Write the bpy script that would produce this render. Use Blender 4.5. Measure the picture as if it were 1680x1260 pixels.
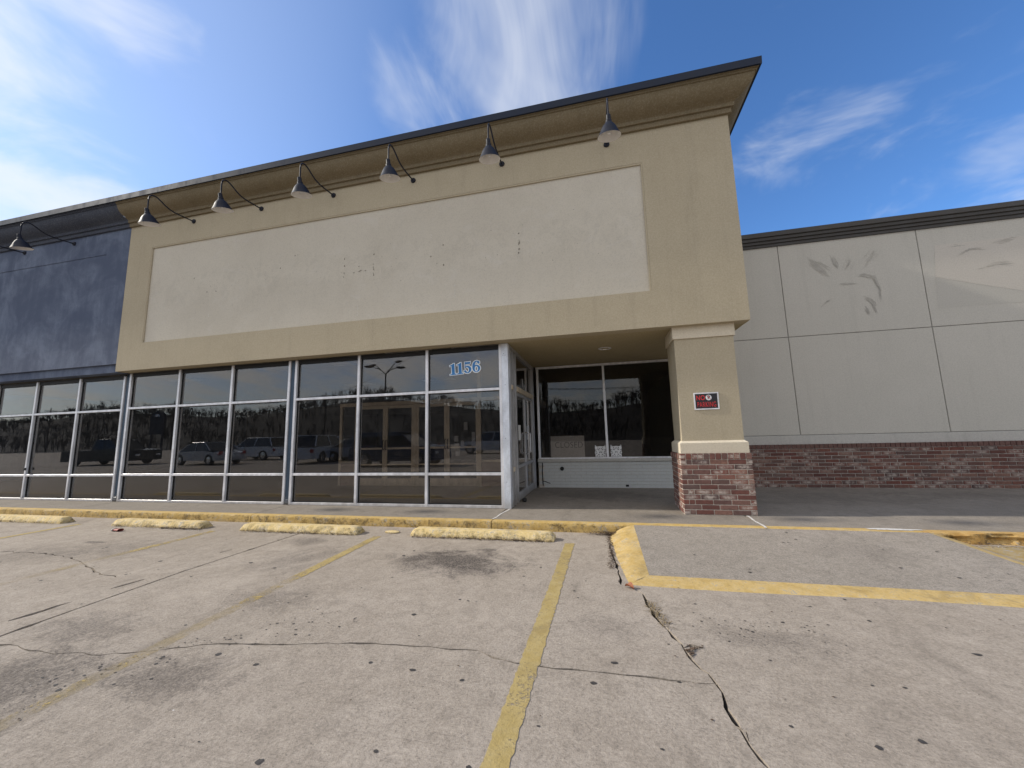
import bpy, bmesh, math, random
from mathutils import Vector, Matrix, noise
from mathutils.geometry import delaunay_2d_cdt

for o in list(bpy.data.objects): bpy.data.objects.remove(o)
S = bpy.context.scene
COL = S.collection
R = math.radians
random.seed(7)

# ------------------------------------------------------------------ camera
cam_d = bpy.data.cameras.new('camera'); cam = bpy.data.objects.new('camera', cam_d); COL.objects.link(cam)
right = Vector((0.97404, 0.22502, -0.0248)); up = Vector((0.0541, -0.12498, 0.99068)); fwd = Vector((-0.21983, 0.9663, 0.13391))
m = Matrix.Identity(4)
for i in range(3): m[i][0] = right[i]; m[i][1] = up[i]; m[i][2] = -fwd[i]
m.translation = Vector((1.56453, -6.6014, 1.24336))
cam.matrix_world = m
cam_d.sensor_fit = 'HORIZONTAL'; cam_d.sensor_width = 36; cam_d.lens = 13.4406
cam_d.clip_start = .05; cam_d.clip_end = 3000
S.camera = cam

# ------------------------------------------------------------------ light
SUN_EL, SUN_OFF = 31.0, 4.5          # elevation; degrees the sun stands in front of the facade plane
sun_dir = Vector((-math.cos(R(SUN_OFF)) * math.cos(R(SUN_EL)), -math.sin(R(SUN_OFF)) * math.cos(R(SUN_EL)), math.sin(R(SUN_EL))))
sd = bpy.data.lights.new('sun', 'SUN'); sun = bpy.data.objects.new('sun', sd); COL.objects.link(sun)
sd.energy = 3.1; sd.angle = R(1.6); sd.color = (1.0, .93, .82)
sun.rotation_euler = sun_dir.to_track_quat('Z', 'Y').to_euler()
S.view_settings.view_transform = 'Standard'; S.view_settings.look = 'None'
S.cycles.max_bounces = 7; S.cycles.diffuse_bounces = 3; S.cycles.glossy_bounces = 3; S.cycles.transparent_max_bounces = 10; S.cycles.caustics_reflective = False; S.cycles.caustics_refractive = False
S.view_settings.exposure = 0.48; S.view_settings.gamma = 1.0

# ------------------------------------------------------------------ node helper
class NT:
    def __init__(s, tree): s.t = tree; tree.nodes.clear()
    def n(s, typ, props=None, **ins):
        nd = s.t.nodes.new(typ)
        for k, v in (props or {}).items(): setattr(nd, k, v)
        for k, v in ins.items():
            key = int(k[1:]) if k[0] == 'i' and k[1:].isdigit() else k.replace('_', ' ')
            sk = nd.inputs[key]
            if hasattr(v, 'is_output') or isinstance(v, bpy.types.NodeSocket): s.t.links.new(v, sk)
            else: sk.default_value = v
        return nd
    def math(s, op, a, b=0.0, c=0.0, clamp=False): return s.n('ShaderNodeMath', dict(operation=op, use_clamp=clamp), i0=a, i1=b, i2=c).outputs[0]
    def vm(s, op, a, b=(0, 0, 0)): return s.n('ShaderNodeVectorMath', dict(operation=op), i0=a, i1=b)
    def mix(s, f, a, b, bt='MIX'):
        nd = s.n('ShaderNodeMix', dict(data_type='RGBA', blend_type=bt))
        for i, v in ((0, f), (6, a), (7, b)):
            if isinstance(v, bpy.types.NodeSocket): s.t.links.new(v, nd.inputs[i])
            else: nd.inputs[i].default_value = v if i == 0 else (tuple(v) + (1,))[:4]
        return nd.outputs[2]
    def noise(s, vec, scale, detail=4, rough=.55, dist=0.0, out='Fac'):
        return s.n('ShaderNodeTexNoise', None, Vector=vec, Scale=scale, Detail=detail, Roughness=rough, Distortion=dist).outputs[out]
    def ss(s, v, a, b, lo=0.0, hi=1.0):
        return s.n('ShaderNodeMapRange', dict(interpolation_type='SMOOTHSTEP'), Value=v, From_Min=a, From_Max=b, To_Min=lo, To_Max=hi).outputs[0]
    def scale(s, vec, sx, sy, sz): return s.vm('MULTIPLY', vec, (sx, sy, sz)).outputs[0]

# ------------------------------------------------------------------ world: sky with thin cirrus
world = bpy.data.worlds.new('World'); S.world = world; world.use_nodes = True
w = NT(world.node_tree)
sky = w.n('ShaderNodeTexSky', dict(sky_type='NISHITA', sun_disc=False, sun_elevation=R(SUN_EL), sun_rotation=math.atan2(sun_dir.x, sun_dir.y) % (2 * math.pi),
          altitude=350, air_density=1.0, dust_density=0.6, ozone_density=2.5)).outputs[0]
d = w.n('ShaderNodeTexCoord').outputs['Generated']
dn = w.vm('NORMALIZE', d).outputs[0]
sep = w.n('ShaderNodeSeparateXYZ', None, Vector=dn)
zz = w.math('MAXIMUM', sep.outputs[2], 0.0)
zz2 = w.math('ADD', zz, .22)
uv = w.n('ShaderNodeCombineXYZ', None, X=w.math('DIVIDE', sep.outputs[0], zz2), Y=w.math('DIVIDE', sep.outputs[1], zz2)).outputs[0]
rot = w.n('ShaderNodeMapping', None, Vector=uv, Rotation=(0, 0, R(38)), Scale=(3.4, 1.1, 1)).outputs[0]
fib = w.noise(rot, 1.6, 5, .62, .9)
puff = w.noise(uv, 2.6, 4, .6, .4)
tex = w.math('ADD', w.math('MULTIPLY', fib, .55), w.math('MULTIPLY', puff, .55))
def blobs(lst):
    m_ = None
    for (v, rad, wt) in lst:
        v = Vector(v).normalized()
        g = w.ss(w.vm('DOT_PRODUCT', dn, tuple(v)).outputs['Value'], math.cos(R(rad)), 1.0, 0, wt)
        m_ = g if m_ is None else w.math('MAXIMUM', m_, g)
    return m_
mask = blobs((((-.12, .64, .76), 18, .53), ((-.30, .64, .70), 11, .40), ((.02, .65, .76), 10, .32)))
soft = w.noise(w.n('ShaderNodeMapping', None, Vector=dn, Scale=(2.2, 2.2, 5.0)).outputs[0], 1.7, 5, .58, .5)
pm = blobs((((.36, .76, .53), 7, .30), ((.44, .74, .515), 6.5, .30), ((.66, .66, .36), 7, .26), ((-.75, .24, .61), 15, .56), ((-.84, .34, .44), 13, .56), ((-.90, .32, .30), 14, .5), ((.93, .1, .35), 20, .5), ((-.93, -.2, .3), 24, .6)))
puffd = w.ss(w.math('ADD', soft, w.math('MULTIPLY', pm, .62)), .60, 1.0, 0, .72)
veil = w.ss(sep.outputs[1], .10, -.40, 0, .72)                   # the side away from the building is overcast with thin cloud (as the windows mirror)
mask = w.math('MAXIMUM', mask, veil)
dens = w.ss(w.math('ADD', tex, w.math('MULTIPLY', mask, .66)), .66, 1.20, 0, .80)
dens = w.math('MAXIMUM', dens, puffd)
hz = w.ss(sep.outputs[2], .0, .34, .62, 0.0)                     # milky air low on the horizon
dens = w.math('MAXIMUM', dens, hz)
toward = w.ss(w.vm('DOT_PRODUCT', dn, tuple(sun_dir)).outputs['Value'], .0, 1.0, 0, 1)
glow = w.ss(w.vm('DOT_PRODUCT', dn, tuple(sun_dir)).outputs['Value'], .45, .98, 0, .45)
cloud = w.mix(toward, (3.9, 4.1, 4.5), (4.6, 4.75, 5.0))
cloud = w.mix(w.ss(sep.outputs[1], .10, -.40), cloud, (6.9, 6.4, 5.6))  # cloud behind the camera, brightened and warmed to light the facade
skyc = w.mix(1.0, sky, (.50, .74, 1.0), 'MULTIPLY')
skyc = w.mix(glow, skyc, w.mix(.6, skyc, (4.4, 4.7, 5.2)))
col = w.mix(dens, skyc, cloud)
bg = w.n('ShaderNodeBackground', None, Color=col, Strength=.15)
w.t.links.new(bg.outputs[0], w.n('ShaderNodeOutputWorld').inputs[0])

# ------------------------------------------------------------------ materials
MAT = {}
def mat(name):
    mt = bpy.data.materials.new(name); mt.use_nodes = True
    MAT[name] = mt
    return mt, NT(mt.node_tree)
def finish(nt, color, rough=.8, metal=0.0, bump=None, bstr=.3, bdist=.01, spec=.5, alpha=None, **kw):
    p = nt.n('ShaderNodeBsdfPrincipled', None, Roughness=rough, Metallic=metal)
    p.inputs['Specular IOR Level'].default_value = spec
    if isinstance(color, bpy.types.NodeSocket): nt.t.links.new(color, p.inputs['Base Color'])
    else: p.inputs['Base Color'].default_value = tuple(color) + (1,)
    if bump is not None:
        b = nt.n('ShaderNodeBump', None, Strength=bstr, Distance=bdist, Height=bump)
        nt.t.links.new(b.outputs[0], p.inputs['Normal'])
    if alpha is not None: nt.t.links.new(alpha, p.inputs['Alpha'])
    nt.t.links.new(p.outputs[0], nt.n('ShaderNodeOutputMaterial').inputs[0])
    return p
def pos(nt): return nt.n('ShaderNodeNewGeometry').outputs['Position']
def objc(nt): return nt.n('ShaderNodeTexCoord').outputs['Object']
def plain(name, c, rough=.6, metal=0.0, var=.12, scale=6.0, spec=.5):
    mt, n = mat(name)
    f = n.noise(pos(n), scale, 5, .6)
    finish(n, n.mix(n.ss(f, .3, .7), tuple(x * (1 - var) for x in c), tuple(min(1, x * (1 + var)) for x in c)), rough, metal, f, .08, .004, spec)
    return mt
def stucco(name, c, c2, patch=.5, grain=1.0, streak=0.0):
    mt, n = mat(name); p = pos(n)
    big = n.noise(p, .55, 5, .6, .6); mid = n.noise(p, 3.5, 5, .65); fine = n.noise(p, 42, 4, .8); fine2 = n.noise(p, 110, 2, .6)
    colr = n.mix(n.ss(n.math('ADD', n.math('MULTIPLY', big, .6), n.math('MULTIPLY', mid, .4)), .5 - patch * .35, .5 + patch * .35), c, c2)
    colr = n.mix(n.ss(fine, .42, .70, .0, .13), colr, (0.02, .02, .02), 'MIX')
    colr = n.mix(n.ss(fine, .52, .34, .0, .08), colr, (.8, .78, .7))
    if streak:
        st = n.noise(n.scale(p, 6, 6, .35), 1.0, 5, .65)
        colr = n.mix(n.ss(st, .5, .85, 0, streak), colr, (.04, .04, .038))
    finish(n, colr, .93, 0, n.math('ADD', n.math('MULTIPLY', fine, .7), n.math('MULTIPLY', fine2, .4)), .45 * grain, .006, .2)
    return mt
stucco('tan_stucco', (.422, .362, .255), (.468, .405, .29), .7, .9, .12)
stucco('cream_stucco', (.62, .545, .415), (.68, .61, .48), .6, .8, .08)
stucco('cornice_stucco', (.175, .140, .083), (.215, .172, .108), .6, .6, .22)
stucco('soffit_stucco', (.38, .32, .195), (.42, .35, .22), .6, .5)
stucco('wing_stucco', (.52, .50, .445), (.555, .53, .475), .7, .4, .10)
stucco('wing_band', (.48, .465, .425), (.54, .525, .485), .7, .4, .2)
stucco('patch_pink', (.55, .515, .455), (.58, .54, .48), .7, .4)
stucco('patch_grey', (.495, .475, .425), (.515, .495, .44), .7, .4)
stucco('white_paint_brick', (.53, .55, .54), (.62, .63, .61), .7, .3, .12)
# faded sign board: ghost of removed letters, water marks
mt, n = mat('sign_panel_stucco'); p = pos(n)
big = n.noise(p, .5, 5, .6, .8); mid = n.noise(n.scale(p, 2.2, 2, 1.1), 1.6, 6, .7); fine = n.noise(p, 45, 4, .8)
c = n.mix(n.ss(big, .3, .7), (.55, .505, .418), (.60, .555, .465))
c = n.mix(n.ss(mid, .5, .8, 0, .25), c, (.47, .44, .375))
c = n.mix(n.ss(n.noise(n.scale(p, 5, 5, .3), 1, 5, .6), .55, .8, 0, .14), c, (.30, .27, .21))
zc = n.n('ShaderNodeSeparateXYZ', None, Vector=p).outputs[2]
band = n.math('MULTIPLY', n.ss(n.math('ABSOLUTE', n.math('SUBTRACT', zc, 4.68)), .55, .2), n.ss(n.noise(n.scale(p, 3, 1, 2.2), 1.3, 6, .75, .7), .46, .62, 0, .18))
c = n.mix(band, c, (.36, .335, .28))
c = n.mix(n.ss(fine, .45, .7, 0, .16), c, (.03, .03, .03))
c = n.mix(n.ss(n.noise(n.scale(p, 1, 1, 1.6), 2.2, 7, .75, 1.0), .54, .66, 0, .22), c, (.62, .59, .54))
finish(n, c, .93, 0, fine, .5, .006, .2)
# chalky blue paint
mt, n = mat('blue_paint'); p = pos(n)
a = n.noise(p, 1.1, 8, .68, .5); b = n.noise(n.scale(p, 7, 7, 1.0), 1.0, 6, .7); fine = n.noise(p, 60, 4, .75)
f = n.math('ADD', n.math('MULTIPLY', a, .6), n.math('ADD', n.math('MULTIPLY', b, .22), n.math('MULTIPLY', fine, .2)))
c = n.mix(n.ss(f, .42, .66), (.078, .098, .152), (.16, .192, .262))
c = n.mix(n.ss(n.noise(p, 9, 8, .8), .62, .74, 0, .4), c, (.30, .33, .38))
finish(n, c, .85, 0, fine, .5, .006, .25)
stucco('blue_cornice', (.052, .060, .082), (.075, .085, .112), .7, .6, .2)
# concrete of the lot
def concrete(name, c1, c2, stains=(), broom=True, speck=.5, dirt=.3):
    mt, n = mat(name); p = pos(n)
    big = n.noise(p, .32, 3, .62, .5); mid = n.noise(p, 2.4, 4, .65, .4); fine = n.noise(p, 58, 4, .8); grit = n.noise(p, 135, 3, .75)
    c = n.mix(n.ss(n.math('ADD', n.math('MULTIPLY', big, .55), n.math('MULTIPLY', mid, .45)), .33, .68), c1, c2)
    c = n.mix(n.ss(fine, .50, .66, 0, speck), c, tuple(x * .42 for x in c1))
    c = n.mix(n.ss(fine, .5, .28, 0, speck * .8), c, tuple(min(1, x * 1.5) for x in c2))
    c = n.mix(n.ss(grit, .54, .68, 0, speck * 1.1), c, tuple(x * .34 for x in c1))
    mott = n.noise(p, 9, 4, .78, .6)
    c = n.mix(n.ss(mott, .5, .68, 0, .32), c, tuple(x * .5 for x in c1))
    c = n.mix(n.ss(mott, .48, .34, 0, .22), c, tuple(min(1, x * 1.3) for x in c2))
    vo = n.n('ShaderNodeTexVoronoi', dict(feature='F1'), Vector=p, Scale=26).outputs['Distance']
    pit = n.math('MULTIPLY', n.ss(vo, .13, .05), n.ss(n.noise(p, 1.3, 3, .6), .5, .62))
    c = n.mix(n.math('MULTIPLY', pit, .75), c, (.06, .055, .05))
    # tyre-darkened lanes, patchy
    dk = n.noise(n.scale(p, 1.5, .45, 1), 1.0, 5, .72, 1.2)
    c = n.mix(n.ss(dk, .52, .78, 0, dirt), c, tuple(x * .52 for x in c1))
    wm = n.noise(p, .9, 4, .7, 1.5)
    c = n.mix(n.ss(wm, .56, .72, 0, .3), c, tuple(min(1, x * 1.22) for x in c2))
    NZ = {}
    for (x, y, rx, ry, s, k) in stains:
        k = 2.5 if k < 4 else 5.5
        if k not in NZ: NZ[k] = n.noise(p, k, 6, .8, .8)
        q = n.vm('MULTIPLY', n.vm('SUBTRACT', p, (x, y, 0)).outputs[0], (1 / rx, 1 / ry, 0)).outputs[0]
        L = n.vm('LENGTH', q).outputs['Value']
        L = n.math('ADD', L, n.math('MULTIPLY', n.math('SUBTRACT', NZ[k], .5), 3.2))
        c = n.mix(n.math('MULTIPLY', n.ss(L, 1.2, .15, 0, s), n.ss(fine, .3, .62, .45, 1.0)), c, (.065, .055, .05))
    h = n.math('ADD', n.math('MULTIPLY', fine, .8), n.math('MULTIPLY', grit, .5))
    if broom:
        br = n.noise(n.scale(p, 2.2, 120, 1), 1.0, 3, .6)
        h = n.math('ADD', h, n.math('MULTIPLY', br, .55))
        c = n.mix(n.ss(br, .5, .75, 0, .22), c, tuple(x * .55 for x in c1))
    finish(n, c, .92, 0, h, .55, .009, .25)
    return mt
concrete('lot_concrete', (.335, .286, .232), (.42, .364, .303),
         [(-.12, -2.40, .78, .48, 1.0, 3.0), (-.46, -2.12, .13, .06, .8, 5), (-.17, -2.03, .12, .05, .85, 5), (.15, -1.92, .16, .06, .75, 5), (-2.45, -1.85, .35, .3, .5, 3), (-2.0, -2.6, .5, .5, .4, 3),
          (-5.6, -2.35, .25, .06, .8, 4), (-4.9, -2.6, .9, .5, .35, 2), (-1.9, -4.9, .6, .5, .7, 5), (-1.0, -4.65, .5, .25, .6, 6), (-2.3, -4.3, .5, .3, .5, 5), (-1.3, -3.6, .5, .25, .4, 5), (-5.8, -2.9, .8, .5, .3, 2), (-8.5, -2.4, .6, .5, .4, 2),
          (1.55, -3.6, .3, .2, .3, 5), (2.6, -3.6, .5, .2, .35, 6)], True, .48, .6)
concrete('walk_concrete', (.245, .215, .178), (.295, .262, .222), [(5.5, 1.6, 2.0, .9, .35, 1.5), (1.5, 1.6, 1.2, .8, .4, 1.5), (8, 2.0, 1.5, .5, .35, 2)], True, .5, .4)  # spots near the building: dirt that also darkens the shaded paving
concrete('ramp_concrete', (.30, .265, .222), (.355, .315, .27), [(4.2, -1.7, .5, .3, .2, 4)], True, .65, .25)
# painted concrete
def paint(name, c, c2, wear, grime, alpha_fn=None):
    mt, n = mat(name); p = pos(n)
    a = n.noise(p, 9, 7, .72); b = n.noise(p, 60, 4, .7); g = n.noise(p, 3.2, 6, .7, .8)
    colr = n.mix(n.ss(a, .35, .65), c, c2)
    colr = n.mix(n.ss(b, .52, .75, 0, .35), colr, tuple(x * .5 for x in c))
    nz = n.n('ShaderNodeSeparateXYZ', None, Vector=n.n('ShaderNodeNewGeometry').outputs['True Normal']).outputs[2]
    colr = n.mix(n.math('MULTIPLY', n.ss(n.math('ADD', n.math('MULTIPLY', n.noise(p, 5, 7, .8, .8), .6), n.math('MULTIPLY', n.noise(p, 28, 5, .8), .4)), .47, .60, 0, grime), n.ss(nz, .9, .4)), colr, (.075, .055, .028))
    wr = n.math('ADD', n.math('MULTIPLY', a, .55), n.math('MULTIPLY', b, .45))
    colr = n.mix(n.ss(wr, .5 + wear, .56 + wear, 0, .85), colr, (.36, .33, .29))
    colr = n.mix(n.ss(g, .5, .72, 0, .5), colr, (.24, .185, .10))
    colr = n.mix(n.ss(n.noise(p, 26, 6, .8, .5), .54, .66, 0, .45), colr, (.20, .16, .10))
    al = alpha_fn(n, p, a, b) if alpha_fn else None
    finish(n, colr, .85, 0, n.math('ADD', b, n.math('MULTIPLY', a, .6)), .5, .01, .3, al)
    return mt
YEL, YEL2 = (.50, .335, .105), (.60, .43, .17)
paint('kerb_yellow', YEL, YEL2, .05, .85)
paint('kerb_orange', (.46, .27, .08), (.58, .40, .16), .05, .85)
paint('stop_yellow', (.64, .48, .20), (.74, .60, .34), .035, .8)
paint('ramp_yellow', (.50, .345, .12), (.61, .45, .20), .045, .7)
paint('gutter_paint', (.34, .245, .10), (.42, .32, .15), .0, .3)
def linepaint(name, wear0, fade):
    def af(n, p, a, b):
        y = n.n('ShaderNodeSeparateXYZ', None, Vector=p).outputs[1]
        v = n.math('ADD', n.math('ADD', n.math('MULTIPLY', a, .5), n.math('MULTIPLY', b, .5)), n.math('MULTIPLY', n.math('SUBTRACT', n.noise(p, 1.6, 4, .6), .5), .55))
        th = wear0 if fade is None else n.ss(y, fade[0], fade[1], fade[2], wear0)
        return n.math('MAXIMUM', n.ss(n.math('SUBTRACT', th, v), -.05, .06, 0, .9), n.ss(n.noise(p, 2.3, 5, .7), .35, .7, .0, .42))
    return paint(name, (.44, .33, .125), (.50, .39, .175), .08, .2, af)
linepaint('line_paint_solid', .60, None)
linepaint('line_paint_fading', .63, (-3.7, -2.6, .40))
linepaint('line_paint_faded', .56, (-3.4, -2.4, .36))
plain('dark_soil', (.035, .03, .025), .95, 0, .3, 30)
plain('sealant_white', (.62, .60, .57), .7, 0, .2, 30)
plain('joint_dark', (.05, .047, .043), .9, 0, .3, 40)
plain('panel_joint', (.25, .24, .215), .9)
plain('mortar', (.56, .51, .44), .95, 0, .2, 25)
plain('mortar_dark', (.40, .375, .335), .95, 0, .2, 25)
# bricks: each object its own tone, white bloom on some
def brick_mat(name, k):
    mt, n = mat(name); oc = objc(n); oi = n.n('ShaderNodeObjectInfo').outputs['Random']
    off = n.vm('SCALE', (17.0, 31.0, 11.0)); n.t.links.new(oi, off.inputs['Scale'])
    q = n.vm('ADD', oc, off.outputs[0]).outputs[0]
    f = n.noise(q, 22, 5, .65); fine = n.noise(q, 130, 3, .7)
    ramp = n.n('ShaderNodeValToRGB', None, Fac=oi); e = ramp.color_ramp.elements
    cols = [(.135, .062, .052), (.20, .082, .062), (.26, .15, .115), (.105, .07, .065), (.215, .105, .082), (.19, .13, .11), (.17, .07, .058)]
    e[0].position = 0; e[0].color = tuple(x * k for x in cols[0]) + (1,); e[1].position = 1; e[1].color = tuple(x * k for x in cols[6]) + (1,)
    for i in range(1, 6):
        el = e.new(i / 6); el.color = tuple(x * k for x in cols[i]) + (1,)
    c = n.mix(n.ss(f, .35, .7, 0, .5), ramp.outputs[0], (.075 * k, .04 * k, .036 * k))
    sepq = n.n('ShaderNodeSeparateXYZ', None, Vector=oc)
    ex = n.math('MULTIPLY', n.ss(n.math('ABSOLUTE', sepq.outputs[0]), .115, .03), n.ss(n.math('ABSOLUTE', sepq.outputs[2]), .034, .012))
    sel = n.ss(n.math('FRACT', n.math('MULTIPLY', oi, 7.31)), .50, .62)
    bloom = n.math('MULTIPLY', n.math('MULTIPLY', ex, sel), n.ss(f, .36, .6, 0, .85))
    c = n.mix(bloom, c, (.46 * k, .40 * k, .35 * k))
    c = n.mix(n.ss(fine, .5, .75, 0, .3), c, (.03, .02, .018))
    finish(n, c, .92, 0, n.math('ADD', f, fine), .4, .006, .25)
brick_mat('brick_red', 1.15); brick_mat('brick_shade_toned', .9)  # wing base: same brick, its shade put into a darker colour
# metals, glass
def metal_paint(name, c, rough, metal, dirt, var=.15):
    mt, n = mat(name); p = pos(n)
    f = n.noise(n.scale(p, 3, 3, 1.2), 2.0, 6, .65); g = n.noise(p, 40, 4, .7)
    colr = n.mix(n.ss(f, .35, .7), tuple(x * (1 - var) for x in c), tuple(min(1, x * (1 + var)) for x in c))
    z = n.n('ShaderNodeSeparateXYZ', None, Vector=p).outputs[2]
    colr = n.mix(n.math('MULTIPLY', n.ss(g, .5, .75), dirt), colr, (.16, .13, .10))
    colr = n.mix(n.math('MULTIPLY', n.ss(n.math('ADD', z, n.math('MULTIPLY', f, .15)), .28, .06), min(.75, dirt * 2.2)), colr, (.30, .25, .19))
    finish(n, colr, n.ss(f, .3, .7, rough * .8, rough * 1.25), metal, g, .06, .003)
metal_paint('aluminium', (.78, .78, .80), .42, .35, .18)
metal_paint('aluminium_shaded', (.44, .44, .45), .45, .35, .25)  # entrance frames: same aluminium with the shade darkened into its colour
metal_paint('post_cover', (.70, .74, .80), .5, .25, .22)
metal_paint('bronze_frame', (.78, .66, .49), .45, .3, .2)
metal_paint('steel_blue', (.045, .075, .115), .45, .2, .2)
metal_paint('coping_metal', (.010, .017, .036), .5, .0, .02)
MAT['coping_metal'].node_tree.nodes['Principled BSDF'].inputs['Specular IOR Level'].default_value = .25
metal_paint('wing_cornice_metal', (.040, .035, .030), .5, .0, .1)
metal_paint('lamp_black', (.012, .014, .024), .55, .0, .08)
MAT['lamp_black'].node_tree.nodes['Principled BSDF'].inputs['Specular IOR Level'].default_value = .3
plain('lamp_white', (.72, .70, .68), .5, 0, .08)
def glass(name, tint, f0, film):
    mt, n = mat(name); p = pos(n)
    fac = n.n('ShaderNodeLayerWeight', None, Blend=.5).outputs['Facing']
    sch = n.math('ADD', n.math('MULTIPLY', n.math('POWER', fac, 5.0), 1 - f0), f0, clamp=True)
    wv = n.noise(n.scale(p, 1, 1, 1), .55, 2, .5)
    b = n.n('ShaderNodeBump', None, Strength=.02, Distance=.015, Height=wv).outputs[0]
    gl = n.n('ShaderNodeBsdfGlossy', None, Color=(1, 1, 1, 1), Roughness=.0, Normal=b)
    tr = n.n('ShaderNodeBsdfTransparent', None, Color=tint + (1,))
    df = n.n('ShaderNodeBsdfDiffuse', None, Color=(.45, .44, .42, 1))
    sm = n.noise(n.scale(p, 2.2, 2.2, 1.4), 1.3, 6, .7, 1.6)
    base = n.n('ShaderNodeMixShader', None, Fac=n.ss(sm, .35, .8, film * .3, film), i1=tr.outputs[0], i2=df.outputs[0])
    mx = n.n('ShaderNodeMixShader', None, Fac=sch, i1=base.outputs[0], i2=gl.outputs[0])
    n.t.links.new(mx.outputs[0], n.n('ShaderNodeOutputMaterial').inputs[0])
glass('tinted_glass', (.76, .74, .72), .068, .02)
glass('recess_glass', (.76, .74, .72), .035, .012)
glass('clear_glass', (.80, .82, .80), .04, .01)
glass('car_glass', (.06, .06, .07), .05, .0)
plain('gasket_black', (.012, .012, .013), .6)
plain('interior_wall', (.16, .145, .125), .9)
plain('interior_kneewall', (.30, .21, .165), .8)
plain('interior_floor', (.20, .175, .15), .5)
plain('interior_ceiling', (.30, .29, .27), .9)
plain('troffer_white', (.75, .75, .73), .5)
plain('paper_white', (.66, .66, .64), .8, 0, .05, 4)
plain('paper_grey', (.40, .40, .40), .8)
plain('marker_grey', (.19, .19, .20), .8)
plain('decal_blue', (.03, .20, .50), .5, 0, .1)
plain('decal_white', (.86, .90, .92), .5, 0, .04)
plain('sign_black', (.016, .014, .018), .4)
plain('sign_red', (.62, .03, .035), .45)
plain('sign_white', (.78, .78, .78), .45)
plain('glue_dark', (.19, .17, .135), .9)
plain('glue_light', (.62, .60, .55), .9)
plain('scuff', (.43, .41, .365), .9)
plain('leaf_brown', (.085, .055, .035), .8, 0, .4, 60)
plain('leaf_rust', (.28, .095, .04), .7, 0, .3, 60)
plain('straw', (.20, .15, .08), .8, 0, .3, 60)
plain('tar', (.05, .045, .042), .75, 0, .2, 60)
plain('litter_white', (.72, .70, .68), .6)
plain('litter_red', (.30, .06, .04), .6)
plain('rubber', (.02, .02, .02), .8)
plain('tree_bark', (.04, .034, .029), .95, 0, .3, 3)
plain('dead_grass', (.20, .17, .085), .95, 0, .35, .6)
plain('asphalt', (.055, .055, .056), .9, 0, .2, 2)
mt, n = mat('hill_wood'); p = pos(n)
f = n.noise(n.scale(p, .12, .12, .3), 1, 8, .75); finish(n, n.mix(n.ss(f, .35, .65), (.018, .016, .013), (.042, .036, .029)), 1.0)
for nm, c in (('car_black', (.012, .012, .014)), ('car_grey', (.10, .10, .11)), ('car_silver', (.42, .43, .45)), ('car_white', (.70, .70, .70)), ('car_blue', (.03, .045, .09))):
    plain(nm, c, .22, .1, .04)
plain('chrome', (.55, .55, .57), .2, .9)
plain('lens_red', (.35, .02, .02), .2)
plain('lens_clear', (.7, .7, .7), .15)

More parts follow.
